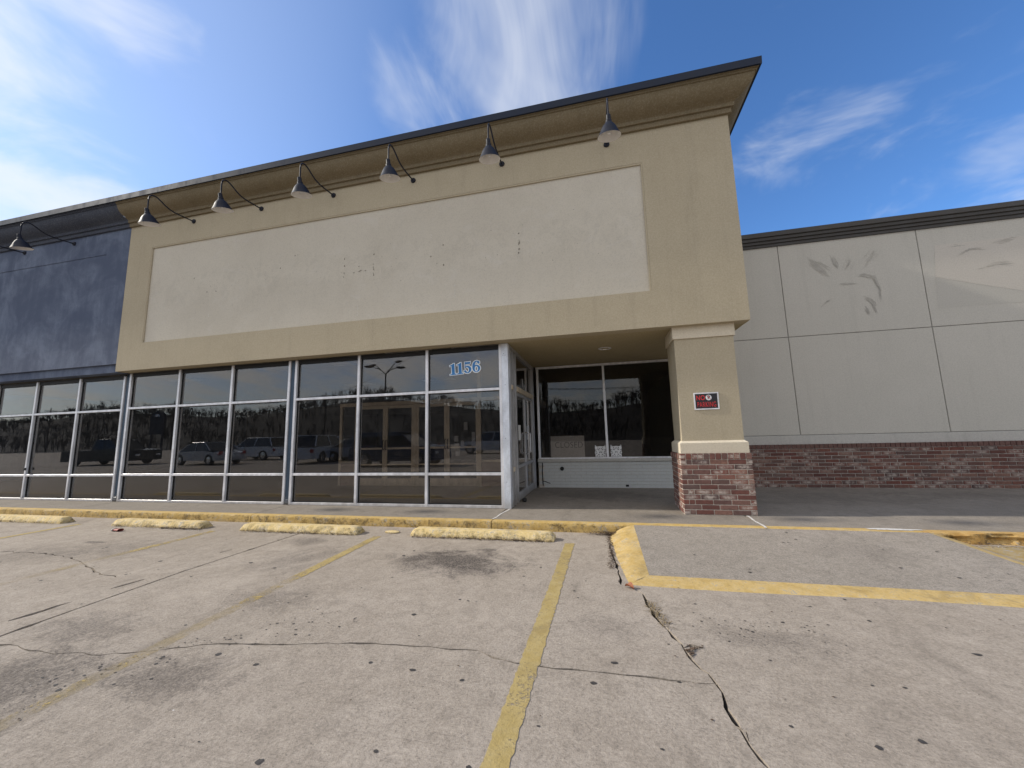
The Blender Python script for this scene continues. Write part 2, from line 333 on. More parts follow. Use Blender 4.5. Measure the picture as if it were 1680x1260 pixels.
# ------------------------------------------------------------------ mesh helpers
class MB:
    def __init__(s): s.v = []; s.f = []; s.sm = False
    def add(s, vs, fs):
        k = len(s.v); s.v += [tuple(q) for q in vs]; s.f += [tuple(i + k for i in f) for f in fs]; return s
    def box(s, x0, x1, y0, y1, z0, z1, ch=0.0):
        if ch <= 0:
            return s.add([(x, y, z) for x in (x0, x1) for y in (y0, y1) for z in (z0, z1)],
                         [(0, 1, 3, 2), (4, 6, 7, 5), (0, 4, 5, 1), (2, 3, 7, 6), (0, 2, 6, 4), (1, 5, 7, 3)])
        bm = bmesh.new()
        bmesh.ops.create_cube(bm, size=1, matrix=Matrix.Translation(((x0 + x1) / 2, (y0 + y1) / 2, (z0 + z1) / 2)) @ Matrix.Diagonal((x1 - x0, y1 - y0, z1 - z0, 1)))
        bmesh.ops.bevel(bm, geom=bm.edges[:], offset=ch, segments=1, affect='EDGES')
        bm.verts.index_update(); s.add([v.co[:] for v in bm.verts], [[v.index for v in f.verts] for f in bm.faces]); bm.free(); return s
    def quad(s, a, b, c, d): return s.add([a, b, c, d], [(0, 1, 2, 3)])
    def poly(s, pts): return s.add(pts, [tuple(range(len(pts)))])
    def prism(s, pts, axis, a, b):
        """closed 2-D outline extruded along axis (0/1/2) from a to b"""
        def P(q, t): l = list(q); l.insert(axis, t); return tuple(l)
        k = len(pts)
        return s.add([P(q, a) for q in pts] + [P(q, b) for q in pts],
                     [tuple(range(k))[::-1], tuple(range(k, 2 * k))] + [(i, (i + 1) % k, (i + 1) % k + k, i + k) for i in range(k)])
    def lathe(s, prof, c, seg=28, axis=2):
        vs = []; fs = []
        for (r, h) in prof:
            for i in range(seg):
                a = 2 * math.pi * i / seg
                q = [c[0], c[1], c[2]]; o = [j for j in range(3) if j != axis]
                q[o[0]] += r * math.cos(a); q[o[1]] += r * math.sin(a); q[axis] += h; vs.append(q)
        for k in range(len(prof) - 1):
            for i in range(seg):
                j = (i + 1) % seg; fs.append((k * seg + i, k * seg + j, (k + 1) * seg + j, (k + 1) * seg + i))
        return s.add(vs, fs)
    def cyl(s, c, r, h, seg=16, axis=2): return s.lathe([(0.0001, 0), (r, 0), (r, h), (0.0001, h)], c, seg, axis)
    def tube(s, pts, r, seg=8, r1=None):
        pts = [Vector(q) for q in pts]; vs = []; fs = []; N = len(pts)
        ref = Vector((.31, .17, .93))
        for i, q in enumerate(pts):
            t = (pts[min(i + 1, N - 1)] - pts[max(i - 1, 0)]).normalized()
            u = t.cross(ref)
            if u.length < .05: u = t.cross(Vector((1, 0, 0)))
            u.normalize(); v = t.cross(u)
            rr = r if r1 is None else r + (r1 - r) * i / (N - 1)
            vs += [q + u * rr * math.cos(2 * math.pi * k / seg) + v * rr * math.sin(2 * math.pi * k / seg) for k in range(seg)]
        for i in range(N - 1):
            for k in range(seg):
                j = (k + 1) % seg; fs.append((i * seg + k, i * seg + j, (i + 1) * seg + j, (i + 1) * seg + k))
        fs += [tuple(range(seg))[::-1], tuple(range((N - 1) * seg, N * seg))]
        return s.add(vs, fs)
    def mesh(s, name, smooth=False):
        me = bpy.data.meshes.new(name); me.from_pydata(s.v, [], s.f); me.update()
        bm = bmesh.new(); bm.from_mesh(me); bmesh.ops.recalc_face_normals(bm, faces=bm.faces[:]); bm.to_mesh(me); bm.free()
        if smooth:
            for pl in me.polygons: pl.use_smooth = True
            try: me.set_sharp_from_angle(angle=R(28))
            except Exception: pass
        return me
    def build(s, name, m_, parent=None, smooth=False):
        return link(name, s.mesh(name, smooth), m_, parent)
def link(name, me, m_, parent=None):
    if m_ and not me.materials: me.materials.append(MAT[m_])
    o = bpy.data.objects.new(name, me); COL.objects.link(o)
    if parent: attach(o, parent)
    return o
def worldloc(o):
    l = Vector((0, 0, 0))
    while o is not None:
        l += o.location + o.matrix_parent_inverse.translation; o = o.parent
    return l
def attach(o, parent):
    o.parent = parent; o.matrix_parent_inverse = Matrix.Translation(-worldloc(parent))
def tag(o, label, cat, group=None, kind=None):
    if label: o['label'] = label
    if cat: o['category'] = cat
    if group: o['group'] = group
    if kind: o['kind'] = kind
    return o
def thing(name, label, cat, loc=(0, 0, 0), group=None, kind=None):
    o = bpy.data.objects.new(name, None); o.empty_display_size = .3; COL.objects.link(o); o.location = loc
    return tag(o, label, cat, group, kind)
def struct(o): o['kind'] = 'structure'; return o
def copy_tree(o, parent=None):
    c = o.copy(); COL.objects.link(c); c.parent = parent
    for ch in list(o.children): copy_tree(ch, c)
    return c
def curve_mesh(name, splines, extrude=.0, offset=0.0):
    cu = bpy.data.curves.new(name, 'CURVE'); cu.dimensions = '2D'; cu.fill_mode = 'BOTH'; cu.extrude = extrude; cu.offset = offset
    for pts in splines:
        sp = cu.splines.new('POLY'); sp.points.add(len(pts) - 1); sp.use_cyclic_u = True
        for q, xy in zip(sp.points, pts): q.co = (xy[0], xy[1], 0, 1)
    return curve_to_mesh(cu, name)
def curve_to_mesh(cu, name):
    o = bpy.data.objects.new('tmp', cu); COL.objects.link(o)
    dg = bpy.context.evaluated_depsgraph_get(); dg.update()
    me = bpy.data.meshes.new_from_object(o.evaluated_get(dg)); me.name = name
    bpy.data.objects.remove(o); bpy.data.curves.remove(cu)
    me.materials.clear(); return me
def text_mesh(name, body, size, extrude=.0005, offset=0.0, spacing=1.0):
    cu = bpy.data.curves.new(name, 'FONT'); cu.body = body; cu.size = size; cu.extrude = extrude; cu.offset = offset
    cu.align_x = 'CENTER'; cu.align_y = 'CENTER'; cu.space_character = spacing
    return curve_to_mesh(cu, name)
def upright(me, sx=1.0, rot=0.0, sz=1.0):
    """turn a flat XY mesh to face -Y"""
    me.transform(Matrix.Rotation(R(rot), 4, 'Y') @ Matrix.Diagonal((sx, 1, sz, 1)) @ Matrix.Rotation(R(90), 4, 'X')); return me

# ================================================================== GROUND
LOT = -.125
def ribbon(pts, w0, jit=.3, sub=4, seed=0, amp=.012):
    rnd = random.Random(seed); P = []
    for a, b in zip(pts[:-1], pts[1:]):
        a, b = Vector(a), Vector(b); k = max(1, int((b - a).length / .07))
        for i in range(k):
            q = a.lerp(b, i / k)
            P.append(q + Vector((rnd.uniform(-amp, amp), rnd.uniform(-amp, amp))) * (1 if i else .3))
    P.append(Vector(pts[-1])); Lp = []; Rp = []
    for i, q in enumerate(P):
        t = (P[min(i + 1, len(P) - 1)] - P[max(i - 1, 0)]).normalized(); nn = Vector((-t.y, t.x))
        ww = w0 * (1 + rnd.uniform(-jit, jit) + (1.2 if rnd.random() < .06 * jit / .3 else 0)) / 2
        if i in (0, len(P) - 1): ww *= .3
        Lp.append(q + nn * ww); Rp.append(q - nn * ww)
    return Lp + Rp[::-1]
crackV = [(1.667, -2.80), (1.767, -2.86), (1.838, -2.96), (1.853, -3.164), (1.88, -3.352), (1.942, -3.564), (1.972, -3.666), (2.006, -3.802), (2.023, -3.895), (2.053, -4.002), (2.086, -4.036), (2.106, -4.142), (2.115, -4.196), (2.102, -4.284), (2.095, -4.316), (2.106, -4.414), (2.12, -4.469), (2.122, -4.554), (2.139, -4.625), (2.156, -4.67), (2.2, -4.9), (2.25, -5.3), (2.22, -5.9), (2.3, -7.0)]
crackH = [(2.10, -4.132), (2.023, -4.142), (1.866, -4.144), (1.705, -4.135), (1.537, -4.144), (1.329, -4.141), (1.134, -4.146), (.981, -4.143), (.918, -4.122), (.769, -4.082), (.718, -4.049), (.539, -4.074), (.281, -4.076), (.152, -4.084), (-.103, -4.115), (-.478, -4.182), (-.809, -4.249), (-1.072, -4.288), (-1.185, -4.324), (-1.407, -4.425), (-1.515, -4.467), (-1.732, -4.55), (-1.96, -4.563), (-2.067, -4.597), (-2.292, -4.6), (-2.486, -4.566), (-2.86, -4.60)]
joint = [(-2.78, -8.5), (-2.80, -5.0), (-2.821, -4.5), (-2.851, -4.207), (-2.889, -3.636), (-2.93, -3.124), (-2.915, -2.602), (-2.903, -1.4)]
crackL = [(-6.4, -2.9), (-6.045, -2.898), (-5.435, -2.89), (-5.033, -2.958), (-4.663, -3.045), (-4.144, -3.226), (-3.77, -3.362), (-3.477, -3.407)]
cracks = [ribbon(crackV, .018, .5, 4, 1), ribbon(crackH, .012, .6, 4, 2), ribbon(joint, .024, .25, 8, 3, .003), ribbon(crackL, .014, .6, 6, 4, .02),
          ribbon([(1.62, -1.05), (1.60, -1.5), (1.63, -2.0), (1.66, -2.4), (1.667, -2.79)], .02, .6, 5, 8),
          ribbon([(-3.135, -4.32), (-3.112, -4.12), (-3.11, -3.95)], .045, .5, 4, 5), ribbon([(-3.13, -3.66), (-3.10, -3.5), (-3.09, -3.4)], .05, .5, 4, 6), ribbon([(-3.2, -2.5), (-3.157, -2.38)], .05, .4, 4, 7),
          ribbon([(2.0, -3.79), (2.06, -3.75), (2.12, -3.755)], .012, .5, 3, 9), ribbon([(2.10, -4.44), (2.135, -4.47), (2.13, -4.53)], .008, .3, 3, 11)]
X0, X1, Y0, Y1 = -17., 13., -9.5, -.90
vs = [Vector((X0, Y0)), Vector((X1, Y0)), Vector((X1, Y1)), Vector((X0, Y1))]; es = [(0, 1), (1, 2), (2, 3), (3, 0)]
for pl in cracks:
    k = len(vs); vs += pl; es += [(k + i, k + (i + 1) % len(pl)) for i in range(len(pl))]
ov, oe, of, *_ = delaunay_2d_cdt(vs, es, [], 0, 1e-5)
def inside(q, pl):
    c = False; j = len(pl) - 1
    for i in range(len(pl)):
        a, b = pl[i], pl[j]
        if (a.y > q.y) != (b.y > q.y) and q.x < (b.x - a.x) * (q.y - a.y) / (b.y - a.y) + a.x: c = not c
        j = i
    return c
bbs = [(min(q.x for q in pl), max(q.x for q in pl), min(q.y for q in pl), max(q.y for q in pl)) for pl in cracks]
g = MB(); gf = []
for f in of:
    c = (ov[f[0]] + ov[f[1]] + ov[f[2]]) / 3
    if any(b[0] <= c.x <= b[1] and b[2] <= c.y <= b[3] and inside(c, pl) for pl, b in zip(cracks, bbs)): continue
    gf.append(f)
g.add([(q.x, q.y, LOT) for q in ov], gf)
for pl in cracks:
    for i in range(len(pl)):
        a, b = pl[i], pl[(i + 1) % len(pl)]
        g.quad((a.x, a.y, LOT), (b.x, b.y, LOT), (b.x, b.y, LOT - .03), (a.x, a.y, LOT - .03))
FX0, FX1, FY0 = -160., 120., -62.
for a in ((FX0, FY0, X0, Y1), (X1, FY0, FX1, Y1), (X0, FY0, X1, Y0)):
    g.quad((a[0], a[1], LOT), (a[2], a[1], LOT), (a[2], a[3], LOT), (a[0], a[3], LOT))
lot = struct(g.build('parking_lot', 'lot_concrete'))
for pl in lot.data.polygons:
    if abs(pl.normal.z) > .9 and pl.normal.z < 0: pl.flip()
MB().quad((X0, Y0, LOT - .028), (X1, Y0, LOT - .028), (X1, Y1, LOT - .028), (X0, Y1, LOT - .028)).build('crack_bed', 'dark_soil', lot)
# stall lines (children of the lot)
def strip(pts, w_, name, m_):
    b = MB(); rnd = random.Random(len(pts) * 7 + int(pts[0][0] * 10)); prev = None
    A, B = Vector(pts[0]), Vector(pts[-1]); k = 260
    for i in range(k + 1):
        q = A.lerp(B, i / k); j = rnd.uniform(-.006, .006)
        cur = ((q.x - w_ / 2 + j, q.y, LOT + .003), (q.x + w_ / 2 + rnd.uniform(-.006, .006), q.y, LOT + .003))
        if prev: b.quad(prev[0], prev[1], cur[1], cur[0])
        prev = cur
    return b.build(name, m_, lot)
strip([(1.105, -1.51), (1.035, -4.2), (1.0, -9.0)], .118, 'stall_line', 'line_paint_solid')
strip([(-1.60, -1.52), (-1.36, -6.5)], .118, 'stall_line', 'line_paint_fading')
strip([(-4.45, -1.56), (-4.48, -6.0)], .115, 'stall_line', 'line_paint_faded')
strip([(-7.55, -1.45), (-7.40, -6.0)], .115, 'stall_line', 'line_paint_fading')
strip([(-10.4, -1.45), (-10.3, -6.0)], .115, 'stall_line', 'line_paint_fading')

MB().poly([(5.62, -1.0, LOT + .003), (6.9, -1.0, LOT + .003), (6.9, -1.45, LOT + .003), (6.0, -2.5, LOT + .003), (5.5, -2.75, LOT + .003)]).build('painted_gutter', 'gutter_paint', lot)
# far ground, road, hills
b = MB(); b.quad((-1500, -1500, -.6), (1500, -1500, -.6), (1500, 1500, -.6), (-1500, 1500, -.6)); struct(b.build('terrain', 'dead_grass'))
b = MB(); b.box(-160, 120, -78, -66, -.5, -.30); struct(b.build('road', 'asphalt'))
def ridge(x, y):
    t = max(0.0, min(1.0, (-y - 84) / 70)); t = t * t * (3 - 2 * t)
    h = 14 + 5.5 * noise.noise(Vector((x * .011, 3.1, .7))) + 3.5 * noise.noise(Vector((x * .03, 1.3, y * .01)))
    h += 7 * math.exp(-((x + 255) / 45) ** 2) + 5 * math.exp(-((x + 95) / 30) ** 2)
    return -.55 + t * h
b = MB(); nx, ny = 120, 14; xs = [-560 + i * 800 / nx for i in range(nx + 1)]; ys = [-84 - j * 12 for j in range(ny + 1)]
b.add([(x, y, ridge(x, y) + (.5 * noise.noise(Vector((x * .2, y * .2, 0))) if y < -90 else 0)) for y in ys for x in xs], [(j * (nx + 1) + i, j * (nx + 1) + i + 1, (j + 1) * (nx + 1) + i + 1, (j + 1) * (nx + 1) + i) for j in range(ny) for i in range(nx)])
struct(b.build('hills', 'hill_wood', None, True))
# bare winter wood on the hills: one mass
def bare_tree(b, x, y, z, h, rnd):
    def br(p, d_, L, r, lev):
        q = p + d_ * L
        u = d_.cross(Vector((.3, .9, .2))).normalized(); v = d_.cross(u)
        k = len(b.v); vs_ = []
        for (c, rr) in ((p, r), (q, r * .55)):
            for a in (0, 2.1, 4.2): vs_.append(c + u * rr * math.cos(a) + v * rr * math.sin(a))
        b.add(vs_, [(0, 1, 4, 3), (1, 2, 5, 4), (2, 0, 3, 5)])
        if lev == 0: return
        for i in range(5 if lev > 1 else 6):
            t = rnd.uniform(.45, 1); dd = (d_ + Vector((rnd.uniform(-1, 1), rnd.uniform(-1, 1), rnd.uniform(-.1, .9))) * .75).normalized()
            br(p.lerp(q, t), dd, L * rnd.uniform(.5, .75), r * .5, lev - 1)
    br(Vector((x, y, z)), Vector((rnd.uniform(-.08, .08), rnd.uniform(-.08, .08), 1)).normalized(), h * .5, .13, 2)
b = MB(); rnd = random.Random(5)
for i in range(3200):
    y = -rnd.choice((88, 104, 122, 138, 148, 152, 156)) + rnd.uniform(-5, 5); x = rnd.uniform(-400, 60)
    cl_ = .5 + .9 * max(-.3, noise.noise(Vector((x * .07, y * .05, 2.2)))) + .5 * noise.noise(Vector((x * .3, y * .3, 5)))
    bare_tree(b, x, y, ridge(x, y) - .3, (1.8 + 6.0 * max(.08, cl_)) * rnd.uniform(.6, 1.25), rnd)
tag(b.build('winter_wood', 'tree_bark'), 'bare winter trees covering the hills across the road', 'woodland', None, 'stuff')

# ================================================================== SIDEWALK AND KERB
walk = struct(thing('sidewalk', None, None, (0, -.4, 0)))
KB, KF = -.825, -.955
def slab(x0, x1, y0, y1):
    b = MB(); b.box(x0, x1, y0, y1, -.2, 0, .006); return b.build('pavement_slab', 'walk_concrete', walk)
for (a, c_) in ((-21, -13.49), (-13.48, -8.985), (-8.975, -4.475), (-4.465, -.092)): slab(a, c_, KB + .003, .02)
slab(-.080, 3.538, KB + .003, 2.70); slab(3.552, 8.10, KB + .003, 2.99); slab(8.11, 13, KB + .003, 2.99)
MB().box(-21, 13, KB + .02, 2.95, -.25, -.02).build('joint_filler', 'joint_dark', walk)
rnd = random.Random(3)
def sealant(x0, y0, x1, y1, w_):
    b = MB(); prev = None
    for i in range(25):
        t = i / 24; x = x0 + (x1 - x0) * t + .008 * math.sin(t * 9) ; y = y0 + (y1 - y0) * t; ww = w_ * (.7 + .6 * rnd.random()) / 2
        cur = ((x - ww, y, .0035), (x + ww, y, .0035))
        if prev: b.quad(prev[0], prev[1], cur[1], cur[0])
        prev = cur
    b.build('joint_sealant', 'sealant_white', walk)
sealant(-.102, -.83, -.03, -.02, .028); sealant(3.545, -.95, 3.57, -.21, .028)
# patched spot by the broken kerb
b = MB(); rnd = random.Random(12); pts = []
for i in range(26):
    a = 2 * math.pi * i / 26; k = 1 + rnd.uniform(-.25, .2); pts.append((4.95 + .30 * k * math.cos(a), -.86 + .05 * k * math.sin(a), .004))
b.poly(pts); b.build('cement_patch', 'sealant_white', walk)

kerb = struct(thing('kerb', None, None, (0, -.89, LOT)))
def kerb_section(x0, x1, m_='kerb_yellow', rough=.005, broken=False, seed=0):
    rnd = random.Random(seed); prof = [(KB, -.2), (KB, 0), (KF + .035, -.001), (KF + .012, -.007), (KF + .002, -.024), (KF, -.07), (KF, LOT - .03)]
    k = max(6, int((x1 - x0) / .035)); vs_ = []; fs_ = []
    for i in range(k + 1):
        x = x0 + (x1 - x0) * i / k
        for j, (y, z) in enumerate(prof):
            w_ = rough if 2 <= j <= 5 else 0
            n1 = noise.noise(Vector((x * 9, j * 3.1, seed))); n2 = noise.noise(Vector((x * 30, j * 5.7, seed + 9)))
            yy = y + w_ * (n1 + .7 * n2); z2 = z + (w_ * .5 * n2 if j in (3, 4) else 0)
            if broken and j in (3, 4, 5):
                cut = max(0.0, noise.noise(Vector((x * 3.3, 7.7, seed))) + .25); yy += .07 * cut * (1.2 if j == 5 else .5); z2 -= .02 * cut if j < 5 else 0
            vs_.append((x, yy, z2))
    n_ = len(prof)
    for i in range(k):
        for j in range(n_ - 1): fs_.append((i * n_ + j, i * n_ + j + 1, (i + 1) * n_ + j + 1, (i + 1) * n_ + j))
    fs_ += [tuple(range(n_)), tuple(range(k * n_, (k + 1) * n_))]
    MB().add(vs_, fs_).build('kerb_section', m_, kerb, True)
kx = [-21, -16.2, -13.42, -10.6, -8.93, -4.40, -.09]
for i, (a, c_) in enumerate(zip(kx[:-1], kx[1:])): kerb_section(a + .005, c_ - .006, seed=i)
kerb_section(-.083, 3.535, seed=11, rough=.006); kerb_section(3.545, 5.2, seed=12, rough=.003)
kerb_section(5.205, 7.4, 'kerb_orange', .02, True, 13); kerb_section(7.41, 13, 'kerb_orange', .016, True, 14)

# kerb ramp built out into the lot
ramp = struct(thing('kerb_ramp', None, None, (3.5, -1.8, LOT)))
def sheet(fn, nu, nv, name, m_, parent):
    b = MB(); b.add([fn(i / nu, j / nv) for j in range(nv + 1) for i in range(nu + 1)],
                    [(j * (nu + 1) + i, j * (nu + 1) + i + 1, (j + 1) * (nu + 1) + i + 1, (j + 1) * (nu + 1) + i) for j in range(nv) for i in range(nu)])
    o = b.build(name, m_, parent, True)
    if sum(pl.normal.z * pl.area for pl in o.data.polygons) < 0: o.data.flip_normals()
    return o
def rz(y): return -.004 + (y + .957) / 1.593 * .109            # ramp height at y
def inner_l(v): return Vector((1.93 + .01 * v, -.957 - 1.593 * v, rz(-.957 - 1.593 * v)))
def inner_r(v): return Vector((5.24 + .13 * v, -.957 - 1.593 * v, rz(-.957 - 1.593 * v)))
sheet(lambda u, v: inner_l(v).lerp(inner_r(v), u) + Vector((0, 0, .002 * noise.noise(Vector((u * 9, v * 5, 0))))), 40, 20, 'ramp_surface', 'ramp_concrete', ramp)
def lf(u, v):
    a = inner_l(v); o = Vector((1.62 - .04 * math.sin(min(1, v * 3) * math.pi) * .6 + .10 * v ** 2, -.99 - 1.80 * v, LOT - .004)); q = a.lerp(o, u)
    q.z += .022 * math.sin(math.pi * min(1, u * 1.05)) * (1 - v * .6)
    e = noise.noise(Vector((u * 4, v * 16, 4))) * .010 * (1 if 0 < u else 0) + noise.noise(Vector((u * 9, v * 60, 4))) * .005 * u
    q.x += e * 1.2; q.z += e * .6 * (1 - u)
    return q
sheet(lf, 10, 60, 'ramp_flare', 'ramp_yellow', ramp)
def bs(u, v):
    a = inner_l(1).lerp(inner_r(1), u); o = Vector((1.72 + u * 3.75, -2.79 - .02 * math.sin(u * 8), LOT + .0005)); q = a.lerp(o, v)
    q.y += .006 * noise.noise(Vector((u * 60, v * 3, 1))) * v; q.z += .0035
    if v == 1: q.z -= .006
    return q
sheet(bs, 120, 5, 'ramp_threshold', 'ramp_yellow', ramp)
def rf(u, v):
    a = inner_r(v); o = Vector((5.62 - .18 * v, -.97 - 1.82 * v, LOT - .004)); q = a.lerp(o, u); q.z += .010 * math.sin(math.pi * u) + .004 * noise.noise(Vector((u * 7, v * 20, 2)))
    return q
sheet(rf, 8, 30, 'ramp_flare', 'ramp_yellow', ramp)

# ================================================================== BUILDING: shared profile
XR, YF, ZS, ZFT = 3.882, -.265, 2.912, 6.406       # right end, fascia plane, soffit, top of flat fascia
XB = -9.123                                         # tan / blue boundary
XL = -21.0
PROF = [(0.0, 6.40), (.045, 6.40), (.048, 6.47), (.05, 6.487), (.082, 6.487), (.085, 6.545), (.10, 6.56), (.135, 6.578), (.185, 6.60), (.24, 6.635), (.285, 6.68), (.315, 6.73), (.33, 6.785), (.332, 6.80), (.352, 6.80), (.354, 6.832), (.385, 6.834)]
def cornice_run(pts_fn, name, m_, parent, prof, close_z=6.95):
    """pts_fn(o) -> list of plan points for outward offset o"""
    b = MB(); rows = [[(x, y, z) for (x, y) in pts_fn(o)] for (o, z) in prof]
    k = len(rows[0]); vs_ = [q for r_ in rows for q in r_]; fs_ = []
    for i in range(len(rows) - 1):
        for j in range(k - 1): fs_.append((i * k + j, i * k + j + 1, (i + 1) * k + j + 1, (i + 1) * k + j))
    b.add(vs_, fs_); return b.build(name, m_, parent, True)
def fascia(parent, x0, x1, sx0, sx1, sz0, sz1, m_wall, m_panel, zb, name='fascia_wall', dep=.028):
    y0, y1 = YF, YF + .22; b = MB()
    b.box(x0, sx0, y0, y1, zb, ZFT + .02); b.box(sx1, x1, y0, y1, zb, ZFT + .02)
    b.box(sx0, sx1, y0, y1, zb, sz0); b.box(sx0, sx1, y0, y1, sz1, ZFT + .02)
    f = b.build(name, m_wall, parent)
    # weathered splay of the sign recess
    r_ = MB(); r_.box(sx0 - .0, sx1 + .0, y0 + dep, y1 - .01, sz0 - .0, sz1 + .0)
    p_ = r_.build('sign_panel', m_panel, parent)
    return f, p_

# ------------------------------------------------------------------ tan unit
tan = thing('storefront_building', 'tan stucco storefront unit with blank cream sign panel, tinted windows and brick-based column', 'building', (-2.6, 1, 0))
f_, signp = fascia(tan, XB, XR, -8.41, 2.496, 3.53, 5.814, 'tan_stucco', 'sign_panel_stucco', ZS)
# bead round the sign panel
b = MB()
b.box(-8.41, 2.496, YF + .004, YF + .03, 5.785, 5.812); b.box(-8.41, -8.385, YF + .004, YF + .03, 3.53, 5.785); b.box(2.47, 2.494, YF + .004, YF + .03, 3.53, 5.785)
b.build('panel_reveal', 'tan_stucco', signp)
def tan_path(o): return [(XB, YF - o), (XR + o, YF - o), (XR + o, 3.2)]
cornice_run(tan_path, 'cornice', 'cornice_stucco', tan, PROF)
b = MB()
cop = [(.36, 6.834), (.405, 6.832), (.41, 6.955), (.395, 6.963), (-.25, 6.985)]
cornice_run(lambda o: [(XB, YF - o), (XR + o, YF - o), (XR + o, 3.2)], 'coping', 'coping_metal', tan, cop)
MB().box(XR - .3, XR, YF + .22, 3.2, ZS + .02, 6.9).build('side_wall', 'tan_stucco', tan)
MB().box(XB, XR - .3, YF + .22, YF + .4, ZS + .05, 6.9).build('parapet_backing', 'tan_stucco', tan)
MB().box(XB, XR - .004, YF + .2205, -.002, ZS + .001, ZS + .06).build('soffit_edge', 'soffit_stucco', tan)
MB().box(-.06, XR - .006, .0, 2.66, ZS + .002, ZS + .07).build('soffit', 'soffit_stucco', tan)
# downlight in the soffit
b = MB(); b.lathe([(.125, 0), (.13, -.008), (.10, -.014), (.092, -.004)], (1.725, 1.033, ZS), 32); dl = b.build('downlight', 'lamp_white', tan, True)
b = MB(); b.lathe([(.0001, .055), (.06, .05), (.092, -.004)], (1.725, 1.033, ZS - .001), 32); b.build('reflector', 'chrome', dl, True)

# ---- column
XC0, XC1, YC0, YC1 = 2.7253, 3.7253, -.2065, .579
core = MB().box(XC0 + .009, XC1 - .009, YC0 + .009, YC1 - .009, 0, .90).build('column_base', 'mortar', tan)
def brick_mesh(L, D, H, name): return MB().box(-L / 2, L / 2, -D / 2, D / 2, -H / 2, H / 2, .004).mesh(name)
CH = .0735; JT = .011
BL = brick_mesh(.250 - JT, .09, CH - JT, 'brick'); BH = brick_mesh(.0725, .09, CH - JT, 'brick'); BR = brick_mesh(.0805 - JT + .002, .11, .088, 'brick')
def put_brick(me, x, y, z, rot, parent, m_, rnd, name='brick'):
    if not me.materials: me.materials.append(MAT[m_])
    o = bpy.data.objects.new(name, me); COL.objects.link(o)
    if me.materials[0] != MAT[m_]:
        o.material_slots[0].link = 'OBJECT'; o.material_slots[0].material = MAT[m_]
    o.location = (x, y, z); o.rotation_euler = (R(rnd.uniform(-.4, .4)), R(rnd.uniform(-.3, .3)), rot + R(rnd.uniform(-.5, .5)))
    o.parent = parent; o.matrix_parent_inverse = Matrix.Translation(-worldloc(parent)); return o
rnd = random.Random(21); dep = .045
def face_course(z, odd, length, place):
    """place(mesh, s) puts a brick centred s metres along the face"""
    if odd:
        s = .0
        for k in range(4):
            place(BL, s + .125)
            s += .25
    else:
        place(BH, .0415); place(BH, .1245)
        s = .166
        for k in range(3):
            place(BL, s + .125); s += .25
        place(BH, length - .0415)
for c_ in range(11):
    z = CH * (c_ + .5) + .002; odd = c_ % 2 == 1
    face_course(z, odd, 1.0, lambda me, s: put_brick(me, XC0 + s, YC0 + dep + rnd.uniform(-.002, .002), z, 0, core, 'brick_red', rnd))
    # left face, 0.785 deep; the corner brick of the front covers the first 9 cm
    s = YC0 + .09 + JT
    first = .075 if odd else .25
    while s < YC1 - .06:
        L = first if s < YC0 + .12 else .25
        L = min(L, YC1 - s)
        me = BL if L > .2 else BH
        ln = .239 if L > .2 else .0725
        if s + ln > YC1 + .05: break
        put_brick(me, XC0 + dep + rnd.uniform(-.002, .002), s + ln / 2, z, R(90), core, 'brick_red', rnd)
        s += ln + JT
ztop = CH * 11 + .002 + .046
k = 12
for i in range(k): put_brick(BR, XC0 + (i + .5) / k, YC0 + .05, ztop, 0, core, 'brick_red', rnd)
for i in range(8): put_brick(BR, XC0 + .05, YC0 + .12 + (i + .5) * .0833, ztop, R(90), core, 'brick_red', rnd)
for i in range(8): put_brick(BR, XC1 - .05, YC0 + .12 + (i + .5) * .0833, ztop, R(90), core, 'brick_red', rnd)
sh = .065
def frust(b, i0, z0, i1, z1):
    a = [(XC0 + i0, YC0 + i0), (XC1 - i0, YC0 + i0), (XC1 - i0, YC1 - i0), (XC0 + i0, YC1 - i0)]; c = [(XC0 + i1, YC0 + i1), (XC1 - i1, YC0 + i1), (XC1 - i1, YC1 - i1), (XC0 + i1, YC1 - i1)]
    b.add([q + (z0,) for q in a] + [q + (z1,) for q in c], [(0, 1, 5, 4), (1, 2, 6, 5), (2, 3, 7, 6), (3, 0, 4, 7), (3, 2, 1, 0), (4, 5, 6, 7)])
b = MB(); frust(b, .022, .905, .022, 1.062); frust(b, .0225, 1.0615, .06, 1.094); b.build('column_trim', 'cream_stucco', tan)
b = MB(); frust(b, sh, 1.09, sh, 2.72); b.build('column_shaft', 'tan_stucco', tan)
b = MB(); frust(b, .043, 2.714, .043, ZS - .001); b.build('column_cap', 'cream_stucco', tan)

